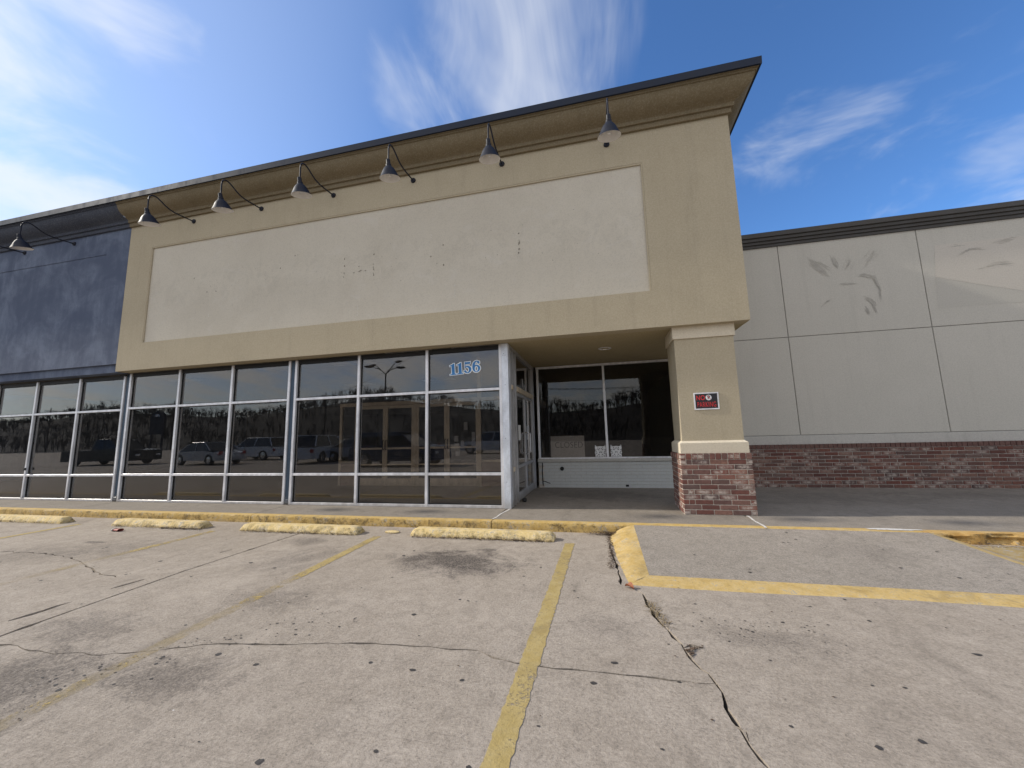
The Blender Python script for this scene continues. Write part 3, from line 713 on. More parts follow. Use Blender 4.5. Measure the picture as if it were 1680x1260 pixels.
# ---- storefront
GY = .055
def mullion(b, xc, z0, z1, w_=.052, y0=0.0, y1=.115): b.box(xc - w_ / 2, xc + w_ / 2, y0, y1, z0, z1, .003)
def bay(parent, ms, zu, zb_, ztop, frame_m='aluminium', headm='gasket_black'):
    x0, x1 = ms[0] - .026, ms[-1] + .026
    fr = MB().box(x0, x1, .004, .11, 0.003, .048, .003).build('storefront_frame', frame_m, parent)
    MB().box(x0, x1, .03, .112, ztop - .075, ztop - .002).build('head_channel', headm, fr)
    for xm in ms:
        b_ = MB(); mullion(b_, xm, .004, ztop); b_.build('mullion', frame_m, fr)
    for xa, xb_ in zip(ms[:-1], ms[1:]):
        a, c = xa + .0265, xb_ - .0265
        for zr in (zb_, zu): MB().box(a, c, .003, .108, zr - .024, zr + .024, .003).build('rail', frame_m, fr)
        for (z0, z1) in ((.05, zb_ - .025), (zb_ + .025, zu - .025), (zu + .025, ztop - .076)):
            gk = MB()
            for q in ((a, a + .012, z0, z1), (c - .012, c, z0, z1)): gk.box(q[0], q[1], GY - .012, GY + .02, q[2], q[3])
            gk.box(a + .012, c - .012, GY - .012, GY + .02, z0, z0 + .012); gk.box(a + .012, c - .012, GY - .012, GY + .02, z1 - .012, z1)
            gk.build('gasket', 'gasket_black', fr)
            MB().box(a + .004, c - .004, GY, GY + .006, z0 + .004, z1 - .004).build('pane', 'tinted_glass', fr)
    return fr
bay(tan, [-9.063, -7.601, -6.138, -4.673], 2.088, .5854, 2.905)
bay(tan, [-4.51, -3.045, -1.588, -.148], 2.088, .5854, 2.905)
def pilaster(parent, xc):
    b = MB(); b.box(xc - .055, xc + .055, .025, .12, .02, 2.9, .004); pz = b.build('steel_post', 'steel_blue', parent)
    MB().box(xc - .048, xc + .048, .002, .03, .02, .10, .004).build('shoe_bracket', 'steel_blue', pz)
pilaster(tan, -4.5915)
MB().box(-.119, .0, -.012, .11, .0, 2.908, .004).build('corner_post', 'post_cover', tan)
b = MB()
for (x, z) in ((-.075, 2.72), (-.05, 2.69), (-.09, 2.69), (-.06, 2.15), (-.075, 1.2), (-.07, .45)): b.cyl((x, -.0155, z), .006, .004, 8, 1)
b.build('screw', 'steel_blue', tan)

# ---- entrance return wall with a pair of doors, facing +x
ret = MB().box(-.10, .0, .112, 2.63, 2.84, ZS - .003).build('entrance_frame', 'aluminium_shaded', tan)
for (y0, y1) in ((.16, .21), (.36, .41), (.60, .66), (2.49, 2.55), (2.58, 2.64)): MB().box(-.10, .004, y0, y1, .0, 2.838, .003).build('mullion', 'aluminium_shaded', ret)
MB().box(-.10, .012, .662, 2.488, 2.10, 2.20, .003).build('transom_bar', 'bronze_frame', ret)
MB().box(-.10, .008, .212, .358, 2.10, 2.18, .003).build('transom_bar', 'bronze_frame', ret)
MB().box(-.10, .008, .212, .358, .60, .68, .003).build('rail', 'bronze_frame', ret)
for (y0, y1, z0, z1) in ((.212, .358, .05, .60), (.212, .358, .68, 2.10), (.212, .358, 2.18, 2.838), (.412, .598, .05, 2.838), (.662, 2.488, 2.20, 2.838)):
    MB().box(-.05, -.044, y0, y1, z0, z1).build('pane', 'tinted_glass', ret)
for i, (ya, yb) in enumerate(((.668, 1.572), (1.58, 2.482))):
    dr = MB(); dr.box(-.06, -.01, ya, ya + .055, .015, 2.09, .003); dr.box(-.06, -.01, yb - .055, yb, .015, 2.09, .003)
    dr.box(-.06, -.01, ya + .055, yb - .055, .015, .16); dr.box(-.06, -.01, ya + .055, yb - .055, 2.03, 2.09); dr.box(-.06, -.01, ya + .055, yb - .055, .62, .68)
    d_ = dr.build('door', 'aluminium_shaded', tan)
    MB().box(-.036, -.03, ya + .055, yb - .055, .16, .62).build('pane', 'tinted_glass', d_)
    MB().box(-.036, -.03, ya + .055, yb - .055, .68, 2.03).build('pane', 'tinted_glass', d_)
    hy = yb - .09 if i == 0 else ya + .09
    MB().tube([(-.01, hy, .85), (.06, hy, .88), (.06, hy, 1.28), (-.01, hy, 1.31)], .013, 8).build('handle', 'chrome' if i == 0 else 'aluminium', d_, True)
    MB().box(-.029, -.027, ya + .2, ya + .42, 1.15, 1.45).build('notice', 'paper_white', d_)
MB().box(-.029, -.027, 1.35, 1.47, 2.28, 2.45).build('notice', 'paper_grey', ret)

# ---- recessed window wall at the back of the entrance
YR = 2.665
kw = MB().box(.06, 3.85, YR + .012, YR + .2, 0, .60).build('knee_wall', 'mortar', tan)
KBm = brick_mesh(.2475, .06, CH - .005, 'brick'); KBm.materials.append(MAT['white_paint_brick'])
for c_ in range(8):
    z = CH * (c_ + .5) + .002; off = 0 if c_ % 2 else -.125; i = 0
    while .065 + off + i * .25 < 3.80:
        x = .065 + off + i * .25 + .125; i += 1
        if x < .18: continue
        o = put_brick(KBm, x, YR + .033, z, 0, kw, 'white_paint_brick', rnd); o.rotation_euler = (0, 0, 0)
MB().box(.05, 3.85, YR - .035, YR + .2, .60, .664, .004).build('window_sill', 'wing_band', tan)
wf = MB().box(.06, 3.85, YR - .01, YR + .09, ZS - .055, ZS - .004, .003).build('window_frame', 'aluminium', tan)
MB().box(.06, 3.85, YR - .01, YR + .09, .666, .70, .003).build('rail', 'aluminium', wf)
for xm in (.10, 1.69, 3.30): MB().box(xm - .026, xm + .026, YR - .012, YR + .092, .702, ZS - .057, .003).build('mullion', 'aluminium', wf)
for (a, c_) in ((.127, 1.663), (1.717, 3.273)): MB().box(a, c_, YR + .03, YR + .036, .702, ZS - .057).build('pane', 'recess_glass', wf)
MB().box(3.327, 3.85, YR, YR + .1, .702, ZS - .057).build('infill_panel', 'tan_stucco', tan)
b = MB(); b.lathe([(.0001, -.012), (.03, -.012), (.045, -.004), (.048, .0)], (.62, YR, .44), 16, 1); b.build('vent_cap', 'rubber', tan, True)
MB().tube([(.16, YR - .02, .05), (.15, YR - .025, .35), (.16, YR - .02, .58)], .012, 7).build('conduit', 'rubber', tan, True)
MB().tube([(.15, YR - .03, .16), (.22, YR - .06, .15), (.30, YR - .08, .12), (.34, YR - .07, .11)], .009, 7).build('cable_end', 'rubber', tan, True)
MB().box(2.05, 2.12, YR - .004, YR + .02, .03, .075, .004).build('weep_vent', 'rubber', tan)

# ---- interior seen through the glass
MB().box(-20.8, -.105, .115, 14, -.15, -.003).build('interior_floor', 'interior_floor', tan)
MB().box(-20.8, 4.0, 13.8, 14, -.0, 3.6).build('interior_wall', 'interior_wall', tan)
MB().box(-20.8, -.105, .4, 14, 3.30, 3.36).build('interior_ceiling', 'interior_ceiling', tan)
MB().box(-.10, 4.0, 2.9, 13.8, -.2, -.01).build('interior_floor', 'interior_floor', tan)
MB().box(-.10, 4.0, 2.9, 13.8, 3.30, 3.36).build('interior_ceiling', 'interior_ceiling', tan)
MB().box(3.95, 4.05, 2.98, 14, 0, 3.4).build('interior_wall', 'interior_wall', tan)
for (x, y) in ((-7.2, 2.2), (-4.9, 2.4), (-2.8, 1.6), (-1.1, 1.5), (-7.2, 6), (-4, 6), (-11.5, 3)):
    MB().box(x - .6, x + .6, y - .15, y + .15, 3.285, 3.297).build('troffer', 'troffer_white', tan)
MB().box(-20.95, XR - .3, .42, 14.2, 6.2, 6.4).build('roof', 'asphalt', tan)
MB().box(-20.95, 4.06, 14.0, 14.2, -.1, 6.2).build('rear_wall', 'tan_stucco', tan)
MB().box(XR - .28, 4.05, 3.2, 14.0, 3.4, 6.2).build('side_wall', 'tan_stucco', tan)
# vestibule partition and its inner doors
VY = 2.78
vf = MB().box(-5.55, -.12, VY, VY + .1, 2.15, 2.25, .003).build('vestibule_frame', 'bronze_frame', tan)
for xm in (-5.5, -5.02, -3.25, -1.45, -.16): MB().box(xm - .035, xm + .035, VY, VY + .1, 0, 2.148, .003).build('mullion', 'bronze_frame', vf)
MB().box(-1.50, -1.42, VY, VY + .1, 2.252, 3.29).build('mullion', 'bronze_frame', vf)
for (a, c_) in ((-5.46, -5.06), (-1.41, -.2)):
    MB().box(a, c_, VY + .01, VY + .09, .01, .60).build('base_panel', 'interior_kneewall', vf); MB().box(a, c_, VY, VY + .1, .602, .66, .003).build('rail', 'bronze_frame', vf)
    MB().box(a, c_, VY + .04, VY + .046, .665, 2.145).build('pane', 'clear_glass', vf)
for (x0, x1) in ((-4.985, -3.285), (-3.215, -1.485)):
    xm = (x0 + x1) / 2
    for (a, c_) in ((x0, xm - .003), (xm + .003, x1)):
        b = MB(); b.box(a, a + .07, VY + .02, VY + .07, .01, 2.14); b.box(c_ - .07, c_, VY + .02, VY + .07, .01, 2.14)
        b.box(a + .07, c_ - .07, VY + .02, VY + .07, .01, .20); b.box(a + .07, c_ - .07, VY + .02, VY + .07, 2.06, 2.14); b.box(a + .07, c_ - .07, VY + .02, VY + .07, .96, 1.01); b.box(a + .07, c_ - .07, VY + .02, VY + .07, .54, .58)
        d_ = b.build('inner_door', 'bronze_frame', tan); MB().box(a + .07, c_ - .07, VY + .04, VY + .046, .20, 2.06).build('pane', 'clear_glass', d_)
        hx = c_ - .035 if c_ < x1 - .1 else a + .035
        MB().tube([(hx, VY + .02, .95), (hx, VY - .03, .97), (hx, VY - .03, 1.18), (hx, VY + .02, 1.2)], .011, 7).build('handle', 'rubber', d_, True)
nd = [o for o in tan.children if o.name.startswith('inner_door')][-1]
for (x, z, w_, h_) in ((-2.08, 1.20, .11, .15), (-2.08, 1.05, .13, .07), (-1.92, 1.07, .09, .16), (-1.83, 1.52, .10, .2), (-1.62, 1.22, .09, .28), (-1.62, 1.06, .12, .12), (-2.05, .82, .12, .12)):
    MB().box(x - w_ / 2, x + w_ / 2, VY + .014, VY + .018, z - h_ / 2, z + h_ / 2).build('notice', 'paper_grey', nd)

# ---- marks left on the sign panel
rnd = random.Random(4); bd = MB(); bl = MB(); ys_ = YF + .028 - .0025
def dab(b, x, z, rx, rz_):
    rx *= .65; rz_ *= .65; yd = ys_ - .0001 * (len(b.v) // 9 % 40) - (.005 if b is bl else 0)
    k = 9; b.poly([(x + rx * math.cos(2 * math.pi * i / k) * rnd.uniform(.5, 1.2), yd, z + rz_ * math.sin(2 * math.pi * i / k) * rnd.uniform(.5, 1.2)) for i in range(k)])
for (x, z) in ((-6.46, 4.53), (-6.71, 4.54), (-4.81, 4.85), (-4.46, 5.08), (-3.27, 4.85), (-2.94, 4.65), (-2.61, 4.86), (-1.15, 4.85), (-1.14, 4.45), (-1.4, 4.65), (.31, 4.86), (.30, 4.49), (-7.1, 4.9)): dab(bd, x, z, .022, .03)
for (x, z0, z1) in ((-3.27, 4.46, 4.72), (-2.61, 4.42, 4.66), (.31, 4.5, 4.75)):
    for i in range(7): dab(bd, x + rnd.uniform(-.012, .012), rnd.uniform(z0, z1), .012, .028)
for (x, z) in ((-2.92, 4.54), (-3.05, 4.53), (-2.79, 4.54), (-2.9, 4.56)): dab(bd, x, z, .05, .012)
for i in range(46): dab(bd, rnd.uniform(-7.6, 1.9), rnd.gauss(4.65, .25), rnd.uniform(.006, .014), rnd.uniform(.006, .02))
for (x, z) in ((-1.39, 5.07), (-.92, 4.0), (-.92, 3.9), (-.92, 3.82), (-2.93, 3.8), (-2.93, 3.68), (-4.96, 3.76), (1.36, 4.04), (-6.6, 4.0)):
    for i in range(4): dab(bl, x + rnd.uniform(-.015, .015), z + rnd.uniform(-.04, .04), .014, .02)
bd.build('glue_marks', 'glue_dark', signp)['kind'] = 'stuff'
bl.build('chip_marks', 'glue_light', signp)['kind'] = 'stuff'

# ------------------------------------------------------------------ blue unit
blue = thing('storefront_building', 'chalky blue painted storefront unit at the left, sharing the tan unit roofline', 'building', (-15, 1, 0))
fascia(blue, XL, XB - .004, XL + 1, -9.86, 3.545, 5.83, 'blue_paint', 'blue_paint', 3.09, dep=.012)
MB().box(XL, XB - .006, YF + .06, YF + .2, 2.905, 3.088).build('fascia_drip', 'blue_paint', blue)
MB().box(XL, XB - .006, YF + .2, .0, 2.902, 2.95).build('soffit', 'blue_paint', blue)
cornice_run(lambda o: [(XL, YF - o), (XB - .003, YF - o)], 'cornice', 'blue_cornice', blue, PROF)
cornice_run(lambda o: [(XL, YF - o), (XB - .003, YF - o)], 'coping', 'coping_metal', blue, cop)
MB().box(XL, XB - .01, YF + .22, YF + .4, 3.1, 6.9).build('parapet_backing', 'blue_paint', blue)
bay(blue, [-13.62, -12.174, -10.687, -9.247], 2.058, .577, 2.872)
bay(blue, [-18.2, -16.73, -15.26, -13.79], 2.058, .577, 2.872)
pilaster(blue, -9.155); pilaster(blue, -13.705)
MB().box(-12.19, -12.13, -.03, .002, .70, .76, .006).build('door_pull', 'rubber', blue)
b = MB(); b.tube([(-9.16, -.02, 2.86), (-9.3, -.05, 2.85), (-9.36, -.06, 2.80)], .018, 8); b.build('camera_bracket', 'rubber', blue, True)

MB().box(XL - .05, XL + .1, YF, 14.2, -.1, 6.9).build('end_wall', 'blue_paint', blue)
# ------------------------------------------------------------------ right wing
YW = 2.955
wing = thing('stucco_wing', 'grey-green stucco wing with jointed panels, brick base and dark ribbed cornice', 'building', (8, 4, 0))
MB().box(4.06, 13, YW + .012, YW + .3, 0, 5.75).build('backing_wall', 'panel_joint', wing)
jx = [4.06, 5.777, 8.434, 11.09, 13]; jz = [1.10, 3.279, 5.45]
for i in range(4):
    for j in range(2):
        MB().box(jx[i] + .008, jx[i + 1] - .008, YW, YW + .02, jz[j] + .008, jz[j + 1] - .008, .003).build('wall_panel', 'wing_stucco', wing)
b = MB(); b.prism([(YW - .018, .905), (YW - .018, 1.085), (YW + .02, 1.10), (YW + .02, .905)], 0, 4.06, 13); b.build('base_band', 'wing_band', wing)
MB().box(4.06, 13, YW + .3, 14.2, 5.3, 5.5).build('roof', 'asphalt', wing)
MB().box(12.8, 13, YW + .3, 14.2, 0, 5.3).build('end_wall', 'wing_stucco', wing)
# faded repaint patch and scrapes of a removed sign
b = MB(); y_ = YW - .0025
b.poly([(8.72, y_, 5.05), (8.64, y_, 4.35), (9.3, y_, 4.12), (10.0, y_, 3.90), (10.9, y_, 3.66), (10.9, y_, 5.05)]); b.build('paint_patch', 'patch_pink', wing)
b = MB(); b.poly([(8.64, y_, 4.345), (8.58, y_, 3.66), (10.89, y_, 3.655), (10.0, y_, 3.895), (9.3, y_, 4.115)]); b.build('paint_patch', 'patch_grey', wing)
rnd = random.Random(8)
LAY = [0]
def scrape(pts, w_, k=5):
    b = MB()
    for q in range(k * 2):
        LAY[0] += 1; yl = YW - .0032 - .0001 * (LAY[0] % 60)
        ox, oz = rnd.gauss(0, w_), rnd.gauss(0, w_); t0 = rnd.uniform(0, .45); t1 = rnd.uniform(.55, 1); prev = None
        for i in range(13):
            t = t0 + (t1 - t0) * i / 12; s = t * (len(pts) - 1); a = min(int(s), len(pts) - 2); u = s - a
            x = pts[a][0] * (1 - u) + pts[a + 1][0] * u + ox + rnd.uniform(-.008, .008); z = pts[a][1] * (1 - u) + pts[a + 1][1] * u + oz + rnd.uniform(-.008, .008)
            ww = .0055 * math.sin(math.pi * (.12 + .76 * i / 12)) * rnd.uniform(.4, 1.2)
            cur = ((x - ww, yl, z - ww), (x + ww, yl, z + ww))
            if prev: b.quad(prev[0], prev[1], cur[1], cur[0])
            prev = cur
    b.build('scrape_mark', 'scuff', wing)
for pts, w_, k in (([(6.318, 5.06), (6.72, 4.603)], .03, 6), ([(6.45, 5.04), (6.75, 4.75)], .02, 3), ([(6.8, 5.08), (6.92, 4.66)], .03, 6), ([(7.24, 5.05), (7.02, 4.65)], .03, 4), ([(7.71, 5.12), (7.34, 4.71)], .035, 7), ([(7.1, 4.53), (7.35, 4.54), (7.56, 4.46), (7.63, 4.2), (7.6, 3.9)], .02, 8),
                   ([(6.88, 4.385), (7.27, 4.37)], .015, 4), ([(6.458, 3.87), (6.6, 4.02), (6.72, 4.08)], .012, 4), ([(7.29, 4.09), (7.45, 3.9), (7.52, 3.6)], .025, 6), ([(7.3, 3.86), (7.38, 3.66)], .02, 3),
                   ([(9.0, 4.72), (9.3, 4.88), (9.7, 4.84)], .015, 3), ([(9.7, 4.98), (10.1, 5.02)], .02, 3), ([(9.3, 4.40), (9.7, 4.50), (10.1, 4.46)], .012, 3), ([(8.9, 5.0), (9.3, 4.99)], .012, 2)): scrape(pts, w_, k)
WP = [(.0, 5.44), (.03, 5.442), (.032, 5.50), (.06, 5.512), (.062, 5.565), (.095, 5.58), (.098, 5.64), (.13, 5.655), (.134, 5.75), (.12, 5.765), (-.35, 5.79)]
cornice_run(lambda o: [(4.06, YW - o), (13, YW - o)], 'cornice', 'wing_cornice_metal', wing, WP)
# brick base: bricks one by one over the part in view
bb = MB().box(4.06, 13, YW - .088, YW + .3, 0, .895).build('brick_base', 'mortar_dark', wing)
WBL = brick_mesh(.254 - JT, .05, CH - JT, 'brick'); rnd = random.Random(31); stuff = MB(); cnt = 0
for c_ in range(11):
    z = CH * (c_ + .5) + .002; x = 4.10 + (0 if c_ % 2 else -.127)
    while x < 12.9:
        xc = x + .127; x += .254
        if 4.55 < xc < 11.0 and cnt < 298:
            put_brick(WBL, xc, YW - .072 + rnd.uniform(-.002, .002), z, 0, bb, 'brick_shade_toned', rnd); cnt += 1
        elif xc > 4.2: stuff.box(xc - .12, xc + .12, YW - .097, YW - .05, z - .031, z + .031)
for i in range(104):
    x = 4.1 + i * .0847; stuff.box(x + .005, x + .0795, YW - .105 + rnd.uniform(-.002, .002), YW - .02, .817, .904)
stuff.build('rowlock_course', 'brick_shade_toned', bb)['kind'] = 'stuff'

# ================================================================== THINGS ON THE FACADE
def lamp(x, label, rot=0.0):
    t = thing('gooseneck_lamp', label, 'lamp', (x, YF, 6.265), 'gooseneck lamps along the cornice')
    yy = YF
    b = MB(); b.lathe([(.0001, -.034), (.03, -.034), (.048, -.022), (.052, .0)], (x, yy, 6.265), 20, 1); b.build('wall_plate', 'lamp_black', t, True)
    path = [(-.28, 6.262), (-.42, 6.25), (-.56, 6.24), (-.68, 6.237), (-.78, 6.25), (-.87, 6.285), (-.95, 6.33), (-1.02, 6.362), (-1.08, 6.368), (-1.13, 6.35), (-1.162, 6.305), (-1.172, 6.24), (-1.172, 6.0)]
    MB().tube([(x, y, z) for (y, z) in path], .0135, 10).build('arm', 'lamp_black', t, True)
    cx, cy = x, -1.172
    TM = Matrix.Translation((cx, cy, 5.97)) @ Matrix.Rotation(R(14), 4, 'X') @ Matrix.Translation((-cx, -cy, -5.97))
    def tl(b_, nm, m_, par):
        me = b_.mesh(nm, True); me.transform(TM); return link(nm, me, m_, par)
    b = MB(); b.lathe([(.0001, 6.03), (.028, 6.03), (.034, 6.02), (.036, 5.955), (.046, 5.945), (.048, 5.915), (.062, 5.90), (.088, 5.872), (.112, 5.835), (.135, 5.785), (.158, 5.742), (.172, 5.722), (.176, 5.715)], (cx, cy, 0), 36)
    sh_ = tl(b, 'shade', 'lamp_black', t)
    b = MB(); b.lathe([(.0001, 5.885), (.055, 5.885), (.082, 5.862), (.106, 5.828), (.129, 5.779), (.152, 5.737), (.175, 5.7145)], (cx, cy, 0), 36); tl(b, 'shade_lining', 'lamp_white', sh_)
    b = MB(); b.lathe([(.0001, 5.745), (.022, 5.752), (.032, 5.775), (.03, 5.80), (.018, 5.83), (.016, 5.885)], (cx, cy, 0), 18); tl(b, 'bulb', 'lens_clear', sh_)
    return t
for x, lb in ((1.932, 'black gooseneck lamp nearest the right corner of the tan fascia'),
              (.036, 'black gooseneck lamp second from the right roof corner, above the sign panel'),
              (-1.765, 'black gooseneck lamp third from the right, above the middle of the sign panel'),
              (-3.564, 'black gooseneck lamp fourth from the right, above the sign panel'),
              (-5.363, 'black gooseneck lamp fifth from the right, above the left part of the sign panel'),
              (-7.22, 'black gooseneck lamp on the tan fascia, nearest the blue paint'),
              (-10.996, 'black gooseneck lamp on the blue fascia with its shade in view'),
              (-12.78, 'black gooseneck lamp at the far left edge on the blue fascia'), ): lamp(x, lb)

# no parking sign on the column
ys = YC0 + sh
sg = thing('no_parking_sign', 'black and red NO PARKING sign in silver frame on the tan column', 'sign', (3.187, ys, 1.70))
MB().box(3.02, 3.353, ys - .006, ys - .001, 1.582, 1.823, .002).build('sign_board', 'sign_black', sg)
b = MB()
for q in ((3.008, 3.365, 1.570, 1.588), (3.008, 3.365, 1.817, 1.835), (3.008, 3.026, 1.5885, 1.8165), (3.347, 3.365, 1.5885, 1.8165)): b.box(q[0], q[1], ys - .012, ys - .0005, q[2], q[3])
b.build('sign_frame', 'aluminium', sg)
def put_text(body, size, x, y, z, m_, parent, sx=1.0, sz=1.0, offset=0.0, spacing=1.0, rot=0.0, name='lettering'):
    o = link(name, upright(text_mesh(name, body, size, .0006, offset, spacing), sx, rot, sz), m_); o.location = (x, y, z)
    attach(o, parent); return o
put_text('NO', .10, 3.105, ys - .0085, 1.752, 'sign_red', sg, .8, 1.05, .0015, 1.05)
put_text('PARKING', .10, 3.187, ys - .0085, 1.645, 'sign_red', sg, .60, 1.12, .0004, 1.12)
b = MB(); b.lathe([(.0001, -.0095), (.042, -.0095), (.042, -.0065)], (3.222, ys, 1.755), 32, 1); em = b.build('emblem_disc', 'sign_white', sg)
put_text('P', .078, 3.224, ys - .0105, 1.755, 'sign_black', em, .95, 1, .002)
b = MB(); b.add([(3.196, ys - .0118, 1.782), (3.202, ys - .0118, 1.787), (3.251, ys - .0118, 1.730), (3.245, ys - .0118, 1.725)], [(0, 1, 2, 3)]); b.build('slash', 'sign_red', em)

# 1156 on the glass
def arc(cx, cy, rx, ry, a0, a1, k=14): return [(cx + rx * math.cos(R(a0 + (a1 - a0) * i / k)), cy + ry * math.sin(R(a0 + (a1 - a0) * i / k))) for i in range(k + 1)]
ONE = [[(.04, 0), (.56, 0), (.56, .075), (.43, .10), (.43, 1.0), (.33, 1.0), (.25, .92), (.06, .87), (.06, .79), (.19, .80), (.19, .10), (.04, .075)]]
FIVE = [[(.12, 1.0), (.52, .975), (.58, 1.0), (.55, .80), (.18, .81), (.165, .60)] + arc(.31, .325, .31, .325, 110, -125, 26)[0:] + [(.05, .13)] + arc(.12, .205, .085, .085, 215, 20, 8) + arc(.275, .30, .145, .225, -95, 95, 18) + [(.10, .47)]]
SIX = [arc(.33, .32, .30, .32, 105, -90, 22) + arc(.33, .38, .31, .38, -90, -180, 10) + arc(.36, .50, .34, .50, 180, 75, 16) + [(.60, .93)] + arc(.52, .80, .085, .085, 60, -140, 8) + arc(.40, .55, .17, .37, 90, 170, 9),
       arc(.325, .30, .125, .235, 0, 360, 24)[:-1]]
def place_digit(sp, dx): return [[(x + dx, y) for (x, y) in s_] for s_ in sp]
allsp = place_digit(ONE, 0) + place_digit(ONE, .56) + place_digit(FIVE, 1.15) + place_digit(SIX, 1.84)
NH = .175
allsp = [[((x - 1.25) * NH, (y - .5) * NH) for (x, y) in s_] for s_ in allsp]
num = thing('address_number', 'blue house number 1156 with pale outline on the top right window pane', 'number', (-.845, GY, 2.52))
cu = bpy.data.curves.new('outline', 'CURVE'); cu.dimensions = '3D'; cu.bevel_depth = .0135; cu.bevel_resolution = 1
for pts in allsp:
    sp = cu.splines.new('POLY'); sp.points.add(len(pts) - 1); sp.use_cyclic_u = True
    for q, xy in zip(sp.points, pts): q.co = (xy[0], xy[1], 0, 1)
me = curve_to_mesh(cu, 'outline'); me.transform(Matrix.Diagonal((1, 1, .04, 1))); upright(me, 1.40, -3.5, 1.22); o = link('outline', me, 'decal_white'); o.location = (-.845, GY - .0012, 2.518); attach(o, num)
me = upright(curve_mesh('numerals', allsp, .0004), 1.40, -3.5, 1.22); o = link('numerals', me, 'decal_blue'); o.location = (-.845, GY - .003, 2.518); attach(o, num)

# closed board and animal decals behind the recessed window
cl = thing('closed_sign', 'white paper board reading CLOSED standing inside the recessed window', 'sign', (.77, YR + .05, .70))
MB().box(.37, 1.17, YR + .045, YR + .051, .70, 1.205).build('board', 'paper_white', cl)
put_text('CLOSED', .19, .80, YR + .0435, .985, 'marker_grey', cl, .92, 1.05, -.001, 1.05)
rnd = random.Random(77)
def animal_decal(x, label):
    t = thing('window_decal', label, 'decal', (x, YR + .03, .70), 'animal head decals in the recessed window')
    h = [(-.12, .0), (.12, .0), (.115, .06), (.13, .09), (.115, .15), (.125, .20), (.115, .275), (.07, .235), (.0, .245), (-.07, .235), (-.115, .275), (-.125, .20), (-.115, .15), (-.13, .09), (-.115, .06)]
    o = link('head_shape', upright(curve_mesh('head_shape', [h], .0004)), 'sign_white'); o.location = (x, YR + .0275, .705); attach(o, t)
    b = MB(); y = YR + .0262
    def st(x0, z0, x1, z1, w_):
        for s_ in (-1, 1):
            d_ = Vector((x1 - x0, z1 - z0)).normalized(); nx_, nz_ = -d_.y * w_, d_.x * w_
            b.poly([(x + s_ * x0, y, .705 + z0), (x + s_ * ((x0 + x1) / 2 + nx_), y, .705 + (z0 + z1) / 2 + nz_), (x + s_ * x1, y, .705 + z1), (x + s_ * ((x0 + x1) / 2 - nx_), y, .705 + (z0 + z1) / 2 - nz_)])
    for q in ((.012, .215, .03, .17, .008), (.05, .225, .06, .18, .009), (.09, .235, .105, .262, .008), (.025, .155, .075, .17, .010), (.085, .165, .118, .15, .008), (.08, .13, .122, .10, .009), (.07, .10, .115, .06, .009), (.004, .12, .03, .09, .012), (.02, .06, .06, .045, .010), (.06, .03, .10, .01, .009), (.012, .02, .045, .012, .008)): st(*q)
    b.build('markings', 'sign_black', t)['kind'] = 'stuff'
animal_decal(1.53, 'white animal head decal left of the recessed window mullion'); animal_decal(1.885, 'white animal head decal right of the recessed window mullion')

# ================================================================== WHEEL STOPS
def wheel_stop(x0, x1, y0, label, seed, dz=0.0, yaw=0.0):
    rnd = random.Random(seed); L = x1 - x0; xc = (x0 + x1) / 2
    prof = [(-.108, -.02), (-.108, .012), (-.104, .036), (-.100, .044), (-.066, .094), (-.054, .102), (.054, .102), (.066, .094), (.100, .044), (.104, .036), (.108, .0), (.108, -.02)]
    k = 70; vs_ = []; fs_ = []; n_ = len(prof)
    for i in range(k + 1):
        t = i / k; x = -L / 2 + L * t
        e = min(t, 1 - t) * L; tap = 1.0 if e > .07 else .55 + .45 * math.sqrt(max(0, e / .07))
        for j, (y, z) in enumerate(prof):
            n1 = noise.noise(Vector((x * 6, j * 1.7, seed))); n2 = noise.noise(Vector((x * 28, j * 2.9, seed + 3)))
            a = .008 if j in (0, 1, 2, 9, 10, 11) else .0012
            chip = max(0.0, noise.noise(Vector((x * 5.3, 3.3, seed * 2.7))) - .28) * .05 if j in (3, 4) else 0
            zz_ = z * (tap if z > 0 else 1) + (a * .7 * n2 if j not in (0, 11) else 0) - chip
            vs_.append((x, y * (.9 + .1 * tap) + a * (n1 * .6 + n2 * .7), zz_))
    for i in range(k):
        for j in range(n_ - 1): fs_.append((i * n_ + j, i * n_ + j + 1, (i + 1) * n_ + j + 1, (i + 1) * n_ + j))
    fs_ += [tuple(range(n_)), tuple(range(k * n_, (k + 1) * n_))]
    o = MB().add(vs_, fs_).build('wheel_stop', 'stop_yellow', None, True)
    o.location = (xc, y0 + .105, LOT + dz); o.rotation_euler = (0, 0, R(yaw))
    tag(o, label, 'wheel stop', 'yellow wheel stops along the kerb')
wheel_stop(-1.13, .90, -1.47, 'yellow concrete wheel stop nearest the kerb ramp, litter along its foot', 1, 0, -.9)
wheel_stop(-4.03, -1.95, -1.50, 'chipped yellow wheel stop third from the left, ending at the bright stall line', 2, 0, -.4)
wheel_stop(-6.75, -4.80, -1.49, 'pale yellow wheel stop second from the left with leaf litter at its right end', 3, 0, -.4)
wheel_stop(-10.1, -8.0, -1.48, 'pale yellow wheel stop cut off by the left edge of the photo', 4, 0, 0)

